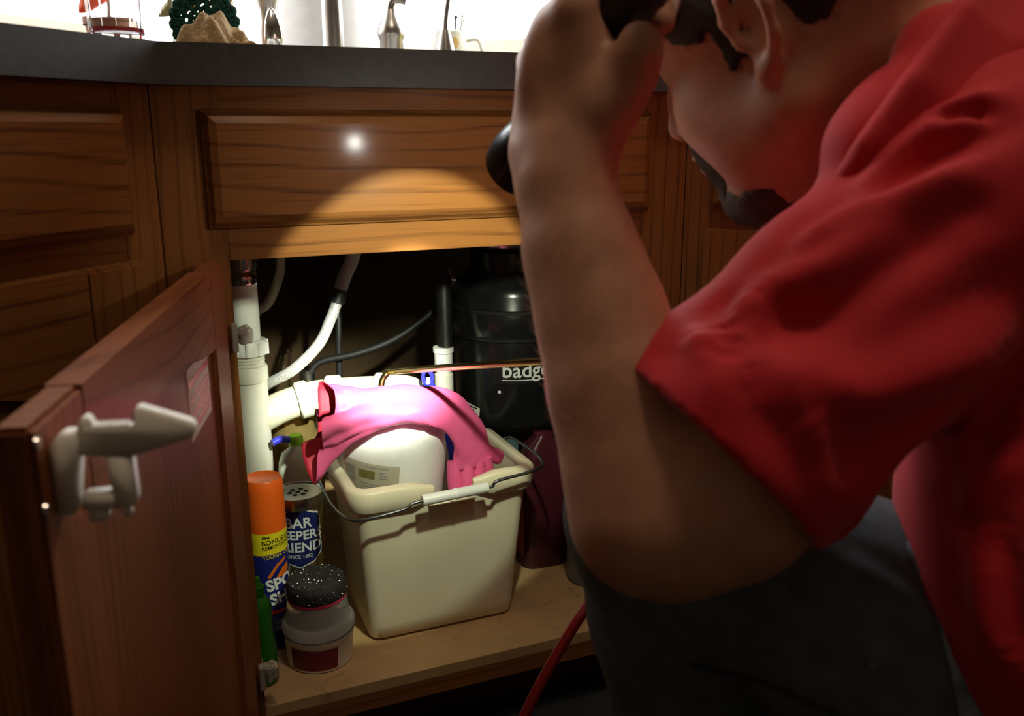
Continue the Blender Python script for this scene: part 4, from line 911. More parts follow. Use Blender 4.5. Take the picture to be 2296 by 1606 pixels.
# ------------------------------------------------------------------ the man: distance field -> one smooth surface
class Field:
    def __init__(s, lo, hi, h):
        s.lo = np.array(lo, float); s.h = h; s.n = np.ceil((np.array(hi) - s.lo) / h).astype(int) + 1
        s.D = np.full(s.n, 1.0, np.float32)
    def sub(s, a, b):
        i0 = np.clip(np.floor((np.array(a) - s.lo) / s.h).astype(int), 0, s.n - 1); i1 = np.clip(np.ceil((np.array(b) - s.lo) / s.h).astype(int) + 1, 1, s.n)
        ax = [s.lo[k] + s.h * np.arange(i0[k], i1[k]) for k in range(3)]
        return tuple(slice(i0[k], i1[k]) for k in range(3)), ax[0][:, None, None], ax[1][None, :, None], ax[2][None, None, :]
    def comb(s, sl, d, k, op='u'):
        if 0 in s.D[sl].shape: return
        a = s.D[sl]; d = d.astype(np.float32)
        if op == 'u': h = np.clip(k - np.abs(a - d), 0, None) / k; s.D[sl] = np.minimum(a, d) - h * h * k * .25
        elif op == 's': h = np.clip(k - np.abs(a + d), 0, None) / k; s.D[sl] = np.maximum(a, -d) + h * h * k * .25
        elif op == 'i': s.D[sl] = np.maximum(a, d)
    def cone(s, a, b, r1, r2, k=.01, op='u'):
        a, b = np.array(a, float), np.array(b, float); R = max(r1, r2) + k + 4 * s.h
        sl, x, y, z = s.sub(np.minimum(a, b) - R, np.maximum(a, b) + R); ba = b - a; l2 = max(ba @ ba, 1e-12)
        t = np.clip(((x - a[0]) * ba[0] + (y - a[1]) * ba[1] + (z - a[2]) * ba[2]) / l2, 0, 1)
        d = np.sqrt((x - a[0] - t * ba[0]) ** 2 + (y - a[1] - t * ba[1]) ** 2 + (z - a[2] - t * ba[2]) ** 2) - (r1 + (r2 - r1) * t)
        s.comb(sl, d, k, op)
    def chain(s, pts, k=.01, op='u'):
        for (a, r1), (b, r2) in zip(pts, pts[1:]): s.cone(a, b, r1, r2, k, op)
    def ell(s, c, rad, M=None, k=.01, op='u'):
        c = np.array(c, float); R = max(rad) + k + 4 * s.h; sl, x, y, z = s.sub(c - R, c + R); M = np.eye(3) if M is None else np.array(M)
        dx, dy, dz = x - c[0], y - c[1], z - c[2]
        q = [(dx * M[0, j] + dy * M[1, j] + dz * M[2, j]) for j in range(3)]
        k0 = np.sqrt(sum((q[j] / rad[j]) ** 2 for j in range(3))); k1 = np.sqrt(sum((q[j] / rad[j] ** 2) ** 2 for j in range(3)))
        s.comb(sl, k0 * (k0 - 1) / np.maximum(k1, 1e-6), k, op)
    def mesh(s, relax=1):
        D = s.D; ins = D < 0; n = D.shape
        core = [ins[i:n[0] - 1 + i, j:n[1] - 1 + j, k:n[2] - 1 + k] for i in (0, 1) for j in (0, 1) for k in (0, 1)]
        cnt = sum(c.astype(np.uint8) for c in core); act = (cnt > 0) & (cnt < 8); idx = np.argwhere(act); ids = np.full(act.shape, -1, np.int32); ids[act] = np.arange(len(idx))
        acc = np.zeros((len(idx), 3)); num = np.zeros(len(idx))
        corners = [(i, j, k) for i in (0, 1) for j in (0, 1) for k in (0, 1)]
        val = {c: D[idx[:, 0] + c[0], idx[:, 1] + c[1], idx[:, 2] + c[2]] for c in corners}
        for c in corners:
            for ax in range(3):
                if c[ax] == 0:
                    e = list(c); e[ax] = 1; e = tuple(e); va, vb = val[c], val[e]; m = (va < 0) != (vb < 0)
                    t = np.where(m, va / np.where(m, va - vb, 1), 0); p = np.tile(np.array(c, float), (len(idx), 1)); p[:, ax] = t
                    acc[m] += p[m]; num[m] += 1
        V = s.lo + s.h * (idx + acc / num[:, None]); Q = []
        for ax in range(3):
            sa = [slice(None)] * 3; sb = [slice(None)] * 3; sa[ax] = slice(0, -1); sb[ax] = slice(1, None)
            ch = ins[tuple(sa)] != ins[tuple(sb)]; e = np.argwhere(ch); u, v = [k for k in range(3) if k != ax]
            ok = (e[:, u] > 0) & (e[:, v] > 0) & (e[:, u] < n[u] - 1) & (e[:, v] < n[v] - 1); e = e[ok]
            def cell(du, dv):
                q = e.copy(); q[:, u] += du; q[:, v] += dv; return ids[q[:, 0], q[:, 1], q[:, 2]]
            f = np.stack([cell(-1, -1), cell(0, -1), cell(0, 0), cell(-1, 0)], 1)
            fl_ = ins[e[:, 0], e[:, 1], e[:, 2]] ^ (ax == 1); f[~fl_] = f[~fl_][:, ::-1]; Q.append(f)
        Q = np.concatenate(Q); Q = Q[(Q >= 0).all(1)]
        for _ in range(relax):
            nb = np.zeros_like(V); ct = np.zeros(len(V))
            for a_, b_ in ((0, 1), (1, 2), (2, 3), (3, 0)):
                np.add.at(nb, Q[:, a_], V[Q[:, b_]]); np.add.at(ct, Q[:, a_], 1); np.add.at(nb, Q[:, b_], V[Q[:, a_]]); np.add.at(ct, Q[:, b_], 1)
            V = V * .5 + .5 * nb / np.maximum(ct, 1)[:, None]
        me = bpy.data.meshes.new('m'); me.vertices.add(len(V)); me.vertices.foreach_set('co', V.astype(np.float32).ravel())
        me.loops.add(Q.size); me.loops.foreach_set('vertex_index', Q.astype(np.int32).ravel()); me.polygons.add(len(Q))
        me.polygons.foreach_set('loop_start', np.arange(0, Q.size, 4, dtype=np.int32)); me.polygons.foreach_set('loop_total', np.full(len(Q), 4, dtype=np.int32))
        me.update(calc_edges=True); me.validate(); return me

HF = np.array([-0.3729853, 0.81814365, -0.43763333]); HL = np.array([-0.87543494, -0.46658304, -0.12615033]); HU = np.array([-0.30740139, 0.3360673, 0.89026016]); HC = np.array([0.47650239, -0.4420909, 0.90001756])
HM = np.stack([HF, HL, HU], 1)
def hd(x, y, z): return HC + HM @ np.array([x, y, z])
def rot_h(ax, ang):      # rotation about a head axis, as columns
    c, s = math.cos(ang), math.sin(ang); R = {'z': np.array([[c, -s, 0], [s, c, 0], [0, 0, 1]]), 'y': np.array([[c, 0, s], [0, 1, 0], [-s, 0, c]]), 'x': np.array([[1, 0, 0], [0, c, -s], [0, s, c]])}[ax]
    return HM @ R

SHO = (.515, -.612, .785); ELB = (.288, -.567, .592)
NECKB = (.600, -.515, .835)
FSHO = (.800, -.440, .800); FELB = (.610, -.330, .650); FWRI = (.440, -.310, .622)
HIPN = (.610, -.670, .400); KNEE = (.362, -.470, .535); ANK = (.445, -.452, .105)
HIPF = (.735, -.620, .400); KNEF = (.610, -.310, .085); ANKF = (.800, -.640, .075)

def arm_and_hand(f):
    f.chain([(SHO, .058), ((.40, -.589, .688), .050), (ELB, .0435)], .02)
    f.chain([((.302, -.573, .586), .046), ((.333, -.583, .603), .054), ((.370, -.592, .635), .056)], .03)
    f.cone((.300, -.575, .578), (.290, -.566, .580), .034, .036, .03)                                   # point of the elbow
    f.chain([(ELB, .044), ((.289, -.552, .626), .0465), ((.284, -.533, .667), .0440), ((.280, -.511, .711), .0395), ((.274, -.493, .750), .0345), ((.271, -.474, .795), .0295), ((.274, -.467, .815), .0285)], .02)
    # back of the hand: four metacarpals side by side, knuckles on the upper side of the barrel
    aim, ln = np.array(AIM), np.array(LENS); en = -np.array(FW) + aim * (np.array(FW) @ aim); en /= np.linalg.norm(en); eu = np.cross(en, aim); eu = eu if eu[2] > 0 else -eu
    def ring(s_, th, R): th = math.radians(th); return ln - aim * s_ + R * (math.cos(th) * en + math.sin(th) * eu)
    wr = [(.286, -.474, .817), (.277, -.472, .818), (.267, -.465, .818), (.259, -.455, .815)]
    S_ = (.194, .171, .148, .126); TH = (38, 46, 50, 54)
    for i in range(4):
        kn = ring(S_[i], TH[i], .0345); r = (.0112, .0115, .0108, .0096)[i]
        f.cone(wr[i], tuple(kn), (.019, .020, .019, .017)[i], r * 1.28, .016)
        P = [kn] + [ring(S_[i] + .002 * q, TH[i] + da, RR) for q, (da, RR) in enumerate(((42, .0305), (85, .0285), (125, .0275), (160, .0270), (190, .0265)))]
        f.chain([(tuple(p), r * k_) for p, k_ in zip(P, (1.22, 1.05, 1.02, 1.0, .92, .80))], .006)
    f.ell((.275, -.459, .860), (.032, .018, .045), None, .015)
    # thumb
    f.chain([((.285, -.480, .820), .0200), ((.296, -.490, .844), .0180), ((.305, -.503, .863), .0130), ((.3045, -.511, .879), .0112), ((.3035, -.512, .8835), .0088)], .014)
    f.cone((.290, -.482, .845), (.290, -.476, .880), .013, .011, .02)                                    # web
def far_arm(f):
    f.chain([(FSHO, .056), (FELB, .043)], .02)
    f.chain([(FELB, .042), ((.525, -.318, .637), .037), (FWRI, .026)], .02)
    W_ = np.array((.018, -.058, .014))
    f.chain([(FWRI, .026), (W_ + (.412, -.235, .608), .027), (W_ + (.408, -.215, .606), .024)], .012)
    for k in range(4):      # fingers round the grip
        y = -.232 + k * .019; z = .598 - k * .004
        f.chain([(W_ + (.412, y, z + .020), .0105), (W_ + (.394, y + .002, z + .021), .0095), (W_ + (.382, y + .004, z + .006), .0090), (W_ + (.388, y + .006, z - .014), .0083), (W_ + (.401, y + .006, z - .019), .008)], .005)
    f.chain([(W_ + (.420, -.220, .620), .013), (W_ + (.410, -.185, .617), .0108), (W_ + (.405, -.165, .610), .009)], .01)

def head_shape(f, g):
    e = lambda c, r, k: f.ell(c, tuple(q + g for q in r), HM, k)
    e(hd(-.020, 0, .050), (.098, .077, .082), .02); e(hd(.030, 0, -.015), (.072, .066, .088), .03); e(hd(.040, 0, .045), (.062, .064, .050), .03)
    for s in (1, -1):
        f.cone(hd(-.005, s * .055, -.055), hd(.055, s * .028, -.098), .026 + g, .022 + g, .03)        # jaw
        e(hd(.056, s * .040, -.030), (.037, .0275, .035), .02)                                          # cheek
        e(hd(.030, s * .048, -.062), (.040, .024, .034), .025)                                          # jowl
    e(hd(.080, 0, -.100), (.024, .026, .020), .02); e(hd(.040, 0, -.105), (.045, .040, .022), .03); e(hd(.088, 0, -.058), (.020, .030, .026), .018)
def local_axes(f):  # head-aligned coordinates of a field
    sl, x, y, z = f.sub(HC - .3, HC + .3); q = [(x - HC[0]) * a[0] + (y - HC[1]) * a[1] + (z - HC[2]) * a[2] for a in (HF, HL, HU)]
    return sl, q[0], q[1], q[2]
def build_body():
    f = Field((.16, -.96, .0), (1.0, -.14, 1.09), .0036)
    head_shape(f, 0.0)
    f.cone(hd(.088, -.034, .032), hd(.088, .034, .032), .012, .012, .015)                         # brow
    for s in (1, -1): f.ell(hd(.103, s * .030, .010), (.016, .017, .012), HM, .012, 's')          # eye hollows
    for s in (1, -1): f.ell(hd(.0815, s * .030, .0145), (.0138, .0165, .0110), HM, .004); f.ell(hd(.080, s * .030, .003), (.0125, .0155, .0085), HM, .004)
    f.chain([(hd(.094, 0, .020), .0085), (hd(.104, 0, .0), .0105), (hd(.115, 0, -.022), .0125)], .010)
    for s in (1, -1): f.ell(hd(.101, s * .0125, -.027), (.012, .0085, .009), HM, .006)
    f.ell(hd(.104, 0, -.052), (.010, .023, .0055), HM, .005); f.ell(hd(.102, 0, -.064), (.010, .020, .006), HM, .005)
    f.cone(hd(.112, -.02, -.058), hd(.112, .02, -.058), .003, .003, .003, 's')
    # ears
    for s in (1, -1):
        e = lambda x, y, z: hd(x, s * y, z)
        f.ell(e(-.012, .077, .004), (.018, .006, .026), rot_h('z', s * .35), .008)
        P = [(.004, .080, -.004), (.007, .082, .016), (.002, .086, .031), (-.012, .092, .037), (-.026, .096, .028), (-.030, .095, .010), (-.025, .090, -.010), (-.014, .084, -.024), (-.004, .080, -.031)]
        for a, b in zip(P, P[1:]): f.cone(e(*a), e(*b), .0048, .0048, .004)
        f.ell(e(-.006, .080, -.027), (.009, .006, .011), HM, .006)
        f.ell(e(-.006, .087, .006), (.009, .009, .014), rot_h('z', s * .3), .004, 's')
    # neck, trunk, limbs
    f.cone(hd(-.035, 0, -.030), NECKB, .058, .066, .035)
    f.cone(hd(-.005, 0, -.085), (.575, -.500, .770), .045, .060, .03)
    f.chain([(NECKB, .07), ((.665, -.555, .72), .110), ((.620, -.650, .55), .105), ((.635, -.680, .42), .105)], .04)
    f.cone(NECKB, SHO, .058, .05, .03); f.cone(NECKB, FSHO, .058, .05, .03)
    arm_and_hand(f); far_arm(f)
    f.chain([(HIPN, .075), (KNEE, .052)], .02); f.chain([(KNEE, .050), ((.388, -.452, .40), .048), ((.405, -.452, .30), .045), (ANK, .034)], .02)
    f.chain([(HIPF, .075), (KNEF, .052)], .02); f.chain([(KNEF, .048), (ANKF, .036)], .02)
    return f.mesh(1)
person = link('person', build_body(), 'skin')
tag(person, 'man in a red polo shirt and jeans crouching, shining a flashlight into the cabinet', 'person')

def seg_t(f, a, b): 
    return None
def build_shirt():
    f = Field((.20, -.96, .30), (1.06, -.20, 1.02), .0037)
    hemc = np.array((.330, -.599, .622))
    # trunk
    f.chain([((.625, -.530, .800), .085), ((.675, -.565, .715), .130), ((.612, -.655, .605), .130), ((.600, -.682, .535), .134), ((.620, -.697, .437), .122)], .05)
    f.cone((.70, -.56, .70), (.70, -.63, .44), .12, .12, .05)
    f.cone((.440, -.570, .815), SHO, .028, .060, .03); f.cone((.465, -.572, .840), (.535, -.594, .835), .030, .058, .03)
    f.cone((.510, -.560, .875), (.600, -.560, .850), .034, .062, .03); f.cone((.580, -.530, .905), (.660, -.530, .850), .04, .075, .03)
    f.cone((.600, -.520, .815), SHO, .070, .068, .04); f.cone((.62, -.51, .81), FSHO, .072, .068, .04)
    # near sleeve, flaring to the hem
    u = np.array(ELB) - np.array(SHO); u = u / np.linalg.norm(u)
    f.chain([(SHO, .072), ((.42, -.592, .708), .076), ((.345, -.580, .640), .080), ((.300, -.573, .602), .080)], .03)
    # far sleeve
    f.chain([(FSHO, .070), ((.700, -.385, .700), .074), ((.655, -.36, .655), .074)], .03)
    # hem cut: plane across the upper arm, and hollow behind it
    H0 = np.array(HEM0); HN = np.array(HEMN) / np.linalg.norm(HEMN)
    sl, x, y, z = f.sub((.2, -.75, .45), (.47, -.40, .80))
    f.comb(sl, ((x - H0[0]) * HN[0] + (y - H0[1]) * HN[1] + (z - H0[2]) * HN[2]), .004, 'i')
    f.chain([(tuple(H0 - u * .012), .052), (tuple(H0 + u * .05), .072)], .006, 's')
    F0 = np.array((.668, -.366, .668)); FN = np.array(FELB) - np.array(FSHO); FN /= np.linalg.norm(FN)
    sl, x, y, z = f.sub((.5, -.46, .50), (.74, -.20, .78)); d = (x - F0[0]) * FN[0] + (y - F0[1]) * FN[1] + (z - F0[2]) * FN[2]
    f.comb(sl, np.where((x * 1 + y * 0 + z * 0) < .74, d, d), .004, 'i') if False else None
    sl, x, y, z = f.sub((.56, -.45, .53), (.672, -.20, .70)); d = (x - F0[0]) * FN[0] + (y - F0[1]) * FN[1] + (z - F0[2]) * FN[2]
    r_ = np.sqrt((x - F0[0]) ** 2 + (y - F0[1]) ** 2 + (z - F0[2]) ** 2); f.comb(sl, np.where(r_ < .125, d, -1), .004, 'i')
    # neck opening
    f.cone(hd(-.01, 0, -.05), (.607, -.513, .822), .062, .067, .006, 's')
    return f.mesh(2)
FOLDS = [([(0.294, -0.601, 0.722), (0.299, -0.609, 0.701), (0.299, -0.616, 0.676), (0.292, -0.62, 0.651)], 0.009, 0.013), ([(0.328, -0.609, 0.745), (0.317, -0.611, 0.721), (0.311, -0.614, 0.701)], 0.009, 0.011), ([(0.31, -0.606, 0.729), (0.309, -0.611, 0.706), (0.305, -0.615, 0.686)], -0.008, 0.009), ([(0.328, -0.613, 0.728), (0.358, -0.622, 0.741), (0.394, -0.63, 0.766), (0.429, -0.639, 0.788), (0.466, -0.651, 0.801)], 0.008, 0.011), ([(0.331, -0.619, 0.712), (0.364, -0.629, 0.726), (0.402, -0.638, 0.751), (0.44, -0.648, 0.771)], -0.008, 0.012), ([(0.309, -0.62, 0.675), (0.338, -0.63, 0.683), (0.372, -0.643, 0.687), (0.421, -0.658, 0.706), (0.47, -0.672, 0.731)], 0.01, 0.017), ([(0.335, -0.625, 0.696), (0.374, -0.639, 0.705), (0.423, -0.653, 0.728), (0.472, -0.667, 0.751)], -0.008, 0.016), ([(0.275, -0.602, 0.69), (0.283, -0.611, 0.669), (0.295, -0.625, 0.636)], 0.004, 0.009), ([(0.318, -0.625, 0.669), (0.325, -0.635, 0.646), (0.332, -0.645, 0.619)], -0.005, 0.01), ([(0.332, -0.631, 0.668), (0.34, -0.641, 0.646), (0.335, -0.646, 0.621)], 0.005, 0.01), ([(0.381, -0.616, 0.798), (0.414, -0.623, 0.823), (0.483, -0.643, 0.853)], 0.007, 0.011), ([(0.384, -0.62, 0.788), (0.42, -0.628, 0.814), (0.457, -0.64, 0.827)], -0.006, 0.01), ([(0.432, -0.626, 0.841), (0.449, -0.633, 0.839), (0.465, -0.641, 0.834)], -0.009, 0.005), ([(0.346, -0.612, 0.761), (0.381, -0.622, 0.776), (0.42, -0.634, 0.793), (0.455, -0.645, 0.806)], 0.006, 0.01), ([(0.35, -0.616, 0.751), (0.38, -0.625, 0.765), (0.414, -0.635, 0.781)], -0.005, 0.008), ([(0.356, -0.646, 0.651), (0.394, -0.657, 0.668), (0.443, -0.674, 0.683)], -0.006, 0.016), ([(0.348, -0.653, 0.613), (0.386, -0.662, 0.638), (0.44, -0.679, 0.661)], 0.005, 0.016), ([(0.401, -0.679, 0.601), (0.406, -0.695, 0.551), (0.424, -0.716, 0.501)], 0.006, 0.014), ([(0.421, -0.684, 0.613), (0.426, -0.7, 0.563), (0.445, -0.721, 0.513)], -0.006, 0.014)]
HEM0 = (0.3302, -0.5989, 0.6219) ; HEMN = (-0.7092, 0.1158, -0.6954)
def fold_mesh(me):
    """press creases and ridges into cloth along its normals"""
    n = len(me.vertices); V = np.empty(n * 3, np.float32); me.vertices.foreach_get('co', V); V = V.reshape(-1, 3).astype(float); N = np.empty(n * 3, np.float32); me.vertices.foreach_get('normal', N); N = N.reshape(-1, 3).astype(float)
    disp = np.zeros(n)
    for pts, amp, w in FOLDS:
        best = np.full(n, 9.0); P = [np.array(p) for p in spline(pts, 6)]; m = len(P) - 1; bt = np.zeros(n)
        for i in range(m):
            a, b = P[i], P[i + 1]; ba = b - a; t = np.clip(((V - a) @ ba) / (ba @ ba), 0, 1); d = V - a - t[:, None] * ba; dn = (d * N).sum(1); near = np.abs(dn) < .09
            d2 = np.where(near, np.maximum((d * d).sum(1) - dn * dn, 0), 81); up_ = d2 < best; best = np.where(up_, d2, best); bt = np.where(up_, (i + t) / m, bt)
        fade = np.clip(np.sin(PI * np.clip(bt, 0.03, .97)) * 1.6, 0, 1); q = np.sqrt(best) / w
        disp += amp * fade * (np.exp(-q * q) - .35 * np.exp(-((q - 1.9) / .9) ** 2))
    hn = np.array(HEMN); hd_ = (V - np.array(HEM0)) @ (hn / np.linalg.norm(hn)); facing = np.clip((N @ -np.array(FW)) * 3 + .8, 0, 1) * np.clip((-hd_ - .006) / .03, 0, 1)
    V += N * (disp * facing)[:, None]; me.vertices.foreach_set('co', V.astype(np.float32).ravel()); me.update(); return me
shirt = link('shirt', fold_mesh(build_shirt()), 'shirt_red', person, label='red short sleeved polo shirt')
def build_collar():
    f = Field((.38, -.66, .72), (.72, -.44, 1.0), .0034)
    P = [(.415, -.560, .775), (.419, -.566, .788), (.425, -.580, .816), (.448, -.586, .851), (.490, -.578, .892), (.560, -.545, .935), (.63, -.52, .94)]
    P = [tuple(np.array(p) - np.array(FW) * .016) for p in P]
    f.chain([(p, .0065) for p in P], .004)
    Q = [(.440, -.580, .770), (.452, -.592, .800), (.476, -.602, .836), (.516, -.600, .872), (.580, -.570, .915), (.65, -.54, .92)]
    Q = [tuple(np.array(p) - np.array(FW) * .016) for p in Q]
    f.chain([(p, .0065) for p in Q], .004)
    for p, q, p2, q2 in zip(P[1:], Q, P[2:], Q[1:]):
        for t in np.arange(0, 1, .1): f.cone(tuple(np.array(p) * (1 - t) + np.array(p2) * t), tuple(np.array(q) * (1 - t) + np.array(q2) * t), .006, .006, .006)
    return f.mesh(2)
link('collar', build_collar(), 'shirt_red', shirt)
def build_jeans():
    f = Field((.20, -.98, .03), (1.02, -.18, .70), .0045)
    f.chain([((.640, -.680, .42), .118), (HIPN, .100)], .04); f.chain([((.69, -.66, .42), .120), (HIPF, .105)], .04)
    f.chain([(HIPN, .098), ((.47, -.57, .47), .088), (KNEE, .070)], .03)
    f.chain([(KNEE, .072), ((.385, -.462, .44), .067), ((.412, -.454, .30), .065), ((.440, -.452, .13), .060)], .03)
    f.chain([(HIPF, .105), ((.67, -.46, .24), .092), (KNEF, .072)], .03); f.chain([(KNEF, .068), ((.70, -.47, .09), .068), (ANKF, .058)], .03)
    return f.mesh(2)
from mathutils.bvhtree import BVHTree
jm = build_jeans()
_f = FOLDS; FOLDS = [([(.466, -.665, .586), (.465, -.675, .549), (.464, -.684, .511), (.459, -.693, .470)], .007, .007), ([(.40, -.60, .56), (.44, -.65, .53), (.47, -.70, .50)], .006, .010), ([(.42, -.62, .47), (.47, -.66, .44), (.52, -.70, .42)], -.006, .012), ([(.36, -.55, .50), (.40, -.58, .44), (.42, -.58, .38)], .005, .010)]
fold_mesh(jm); FOLDS = _f
jeans = link('jeans', jm, 'jeans_dark', person, label='dark blue denim jeans')
bv = BVHTree.FromPolygons([v.co for v in jm.vertices], [tuple(p.vertices) for p in jm.polygons])
def cast(p):
    d = (Vector(p) - CAM).normalized(); h = bv.ray_cast(CAM, d); return (h[0] + h[1] * .0012) if h[0] is not None else None
SEAM = [(.345, -.546, .451), (.387, -.574, .442), (.423, -.603, .427), (.467, -.635, .411)]
pts_ = [q for q in (cast(p) for p in spline(SEAM, 8)) if q is not None]
if len(pts_) > 3: link('outer_seam', tube_me(pts_, .0022, 8, 1), 'jeans_seam', jeans)
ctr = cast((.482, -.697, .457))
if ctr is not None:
    mat('denim_worn_lit', (0.24, 0.32, 0.38), 0.85, var=0.35, vscale=60, bump=0.3, bscale=1200)  # worn denim, made paler to paint in the light falling on the hip
    bm = bmesh.new(); bm.from_mesh(jm); bm.faces.ensure_lookup_table()
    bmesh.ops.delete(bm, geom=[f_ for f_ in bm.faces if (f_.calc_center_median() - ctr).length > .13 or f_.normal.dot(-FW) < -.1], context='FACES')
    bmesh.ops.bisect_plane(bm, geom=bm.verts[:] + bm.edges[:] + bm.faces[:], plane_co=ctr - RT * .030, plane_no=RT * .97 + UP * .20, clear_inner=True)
    bm.normal_update()
    for v in bm.verts: v.co += v.normal * .0012
    pm_ = bpy.data.meshes.new('m'); bm.to_mesh(pm_); bm.free(); link('lit_hip_pocket', pm_, 'denim_worn_lit', jeans, label='worn denim at the hip pocket with light painted into its pale colour')
    st_ = [q for q in (cast(ctr + RT * (a * .05) + UP * (.004 + .010 * a)) for a in (-1, -.6, -.2, .2, .6, 1)) if q is not None]
    if len(st_) > 3: link('pocket_stitch', tube_me([q - FW * .001 for q in st_], .0012, 8, 3), 'denim_stitch', jeans)
def boot(name, heel, d, roll=0.0):
    f = Field(np.array(heel) - .22, np.array(heel) + .34, .005); h = np.array(heel); d = np.array(d) / np.linalg.norm(d)
    f.chain([(h + (0, 0, .035), .036), (h + d * .10 + (0, 0, .04), .040), (h + d * .19 + (0, 0, .032), .036), (h + d * .235 + (0, 0, .028), .030)], .02)
    f.cone(h + d * .03 + (0, 0, .05), h + d * .035 + (0, 0, .13), .045, .048, .03)
    sl, x, y, z = f.sub(h - .3, h + .4); f.comb(sl, h[2] - .0 + .001 - z + 0 * x + 0 * y, .004, 'i')
    link(name, f.mesh(1), 'boot', person)
boot('boot', (.460, -.500, .002), (-.35, .94, 0))
boot('boot', (.83, -.70, .002), (.5, -.86, 0))
# hair, beard, cap, eyes
def build_hair():
    f = Field(HC - .2, HC + .2, .0034); head_shape(f, .005); f.ell(hd(-.055, 0, -.010), (.060, .062, .060), HM, .02)
    sl, lx, ly, lz = local_axes(f)
    # hair line: high on the brow, sideburn before the ear, low at the nape
    cut = np.where(lx > .024, .018 - lz + np.maximum(0, lx - .050) * 1.8, np.where(lx > -.010, -.012 - lz, -.026 - (lx + .010) * .35 - lz))
    cut = cut + .003 * np.sin(260 * lx + 90 * lz) + .002 * np.sin(520 * lx)
    f.comb(sl, cut * .6, .004, 'i')
    for s in (1, -1): f.ell(hd(-.014, s * .09, .004), (.026, .024, .038), HM, .004, 's')
    return f.mesh(1)
hair_ = link('hair', build_hair(), 'hair', person, label='short dark hair')
def build_beard():
    f = Field(HC - .2, HC + .2, .0030); head_shape(f, .0020)
    sl, lx, ly, lz = local_axes(f)
    chin = np.maximum(lz + .090 + np.maximum(0, .075 - lx) * .35, .034 - lx)                       # chin and the edge of the jaw
    jit = .0035 * np.sin(150 * ly + 3) * np.sin(170 * lx) + .002 * np.sin(420 * ly + 200 * lz); chin = chin + jit
    ring = jit * .6 + np.maximum(np.abs(np.sqrt((ly / .034) ** 2 + ((lz + .066) / .034) ** 2) - 1) * .034 - .0085, .066 - lx)   # round the mouth
    f.comb(sl, np.minimum(chin, ring), .003, 'i')
    return f.mesh(1)
beard_ = link('beard', build_beard(), 'beard', person, label='dark goatee and moustache')
def strands(n, pick, length, m, name, label):
    bm = bmesh.new()
    for _ in range(n):
        p, d = pick(); p = Vector(p); d = Vector(d).normalized(); e = d.orthogonal().normalized() * .00022; L = length * random.uniform(.5, 1.2)
        bend = Vector((random.uniform(-1, 1), random.uniform(-1, 1), random.uniform(-1, 1))) * L * .25
        a, b, c = p, p + d * L * .5 + bend, p + d * L
        va = [bm.verts.new(q) for q in (a - e, a + e, b + e * .8, b - e * .8, c)]; bm.faces.new(va[:4]); bm.faces.new((va[3], va[2], va[4]))
    me = bpy.data.meshes.new('m'); bm.to_mesh(me); bm.free(); o = link(name, me, m, person, label=label); o['kind'] = 'stuff'; return o
def pick_from(o, lean, kn):
    P = o.data.polygons; n = len(P)
    def pick():
        p = P[random.randrange(n)]; d = Vector(lean); d = d - p.normal * d.dot(p.normal) * .8
        return p.center + Vector((random.uniform(-1, 1), random.uniform(-1, 1), random.uniform(-1, 1))) * .002, d.normalized() + p.normal * kn
    return pick
strands(3500, pick_from(beard_, tuple(HM @ np.array([.3, 0, -1])), .8), .0065, 'beard', 'beard_hairs', 'short beard hairs')
strands(7000, pick_from(hair_, tuple(HM @ np.array([-.6, 0, -.6])), .25), .0075, 'hair', 'hair_strands', 'short dark hair strands')
FAX = [((.284, -.556, .630), .0470), ((.277, -.539, .672), .0450), ((.271, -.521, .715), .0400), ((.2655, -.504, .752), .0350), ((.263, -.489, .795), .0300)]
def pick_arm():
    i = random.randrange(4); t = random.random(); a, b = np.array(FAX[i][0]), np.array(FAX[i + 1][0]); c = a + (b - a) * t; r = FAX[i][1] + (FAX[i + 1][1] - FAX[i][1]) * t
    ax = (b - a) / np.linalg.norm(b - a); th = random.uniform(0, 2 * PI); e1 = np.cross(ax, (0, 0, 1.0)); e1 /= np.linalg.norm(e1); e2 = np.cross(ax, e1); rd = e1 * math.cos(th) + e2 * math.sin(th)
    return tuple(c + rd * (r - .001)), tuple(rd * .55 + ax * .9)
strands(900, pick_arm, .011, 'arm_hair', 'arm_hairs', 'fine hairs on the forearm')
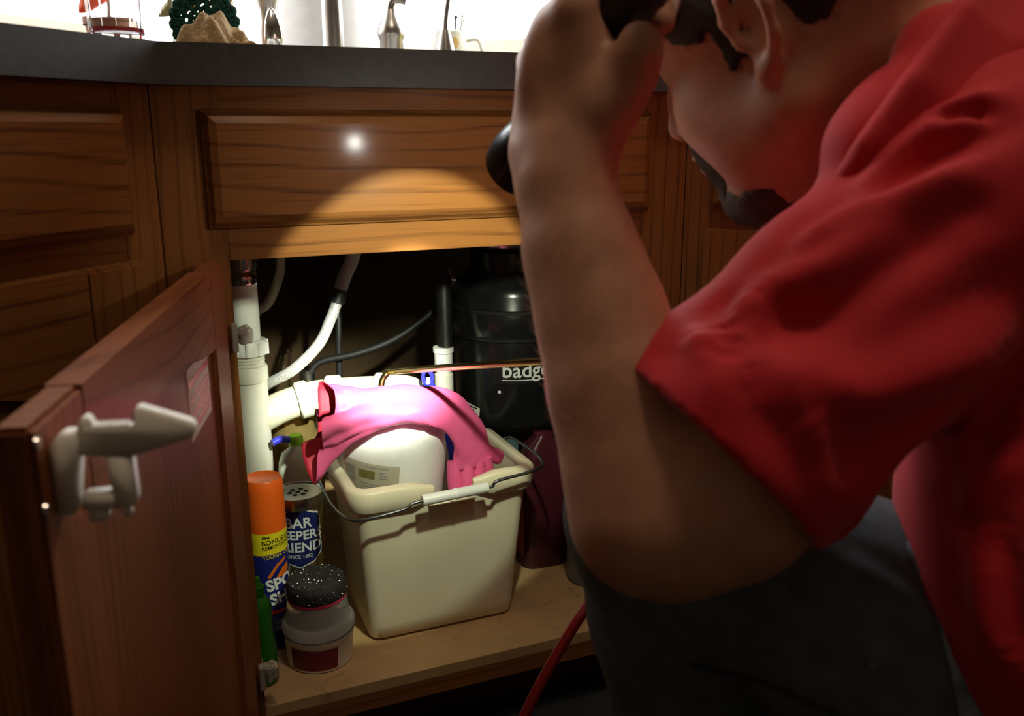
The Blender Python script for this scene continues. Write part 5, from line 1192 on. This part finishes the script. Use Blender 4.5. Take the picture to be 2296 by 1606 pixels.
def cap():
    f = Field(HC - .24, HC + .24, .004); 
    f.ell(hd(-.018, 0, .058), (.111, .088, .092), HM, .01)
    sl, x, y, z = f.sub(HC - .24, HC + .24); lx = (x - HC[0]) * HF[0] + (y - HC[1]) * HF[1] + (z - HC[2]) * HF[2]; lz = (x - HC[0]) * HU[0] + (y - HC[1]) * HU[1] + (z - HC[2]) * HU[2]
    f.comb(sl, .062 + 0 * lx - lz, .004, 'i')
    crown = link('cap', f.mesh(1), 'cap_cloth', person, label='off white baseball cap')
    rows = []
    for i in range(17):
        a = -1.15 + 2.3 * i / 16; row = []
        for k in range(7):
            t = k / 6; r = 1 + t * .82 * math.cos(a * .95); x_ = -.018 + .1105 * math.cos(a) * (1 if t == 0 else r) ; y_ = .086 * math.sin(a) * (1 + .10 * t)
            row.append(Vector(hd(x_, y_, .062 - .016 * t - .10 * y_ * y_ / .086)))
        rows.append(row)
    me = grid_me(rows); bm = bmesh.new(); bm.from_mesh(me); bmesh.ops.solidify(bm, geom=bm.faces[:], thickness=.004)
    link('bill', from_bm(bm), 'cap_cloth', crown)
cap()
for s in (1, -1):
    c = Vector(hd(.0815, s * .030, .008)); bm = bmesh.new(); bmesh.ops.create_uvsphere(bm, u_segments=20, v_segments=14, radius=.0115); bmesh.ops.translate(bm, vec=c, verts=bm.verts); ey = link('eye', from_bm(bm), 'eye_white', person)
    ax_ = Vector(HM @ np.array([.9, 0, -.45])); link('iris', lathe_me([(0, .0122), (.003, .0119), (.0052, .0108), (.0052, .0100), (0, .0100)], c, 16, axis=ax_), 'hair', ey)
bm = bmesh.new(); bmesh.ops.create_uvsphere(bm, u_segments=16, v_segments=10, radius=1.0); q_ = Vector((-.25, -.80, .55)).to_track_quat('Z', 'Y').to_matrix().to_4x4()
bmesh.ops.transform(bm, matrix=Matrix.Translation(Vector((.3015, -.5195, .8865))) @ q_ @ Matrix.Diagonal((.0056, .0068, .0016, 1)), verts=bm.verts); mat('nail', (0.66, 0.40, 0.32), 0.3)
link('thumb_nail', from_bm(bm), 'nail', person)
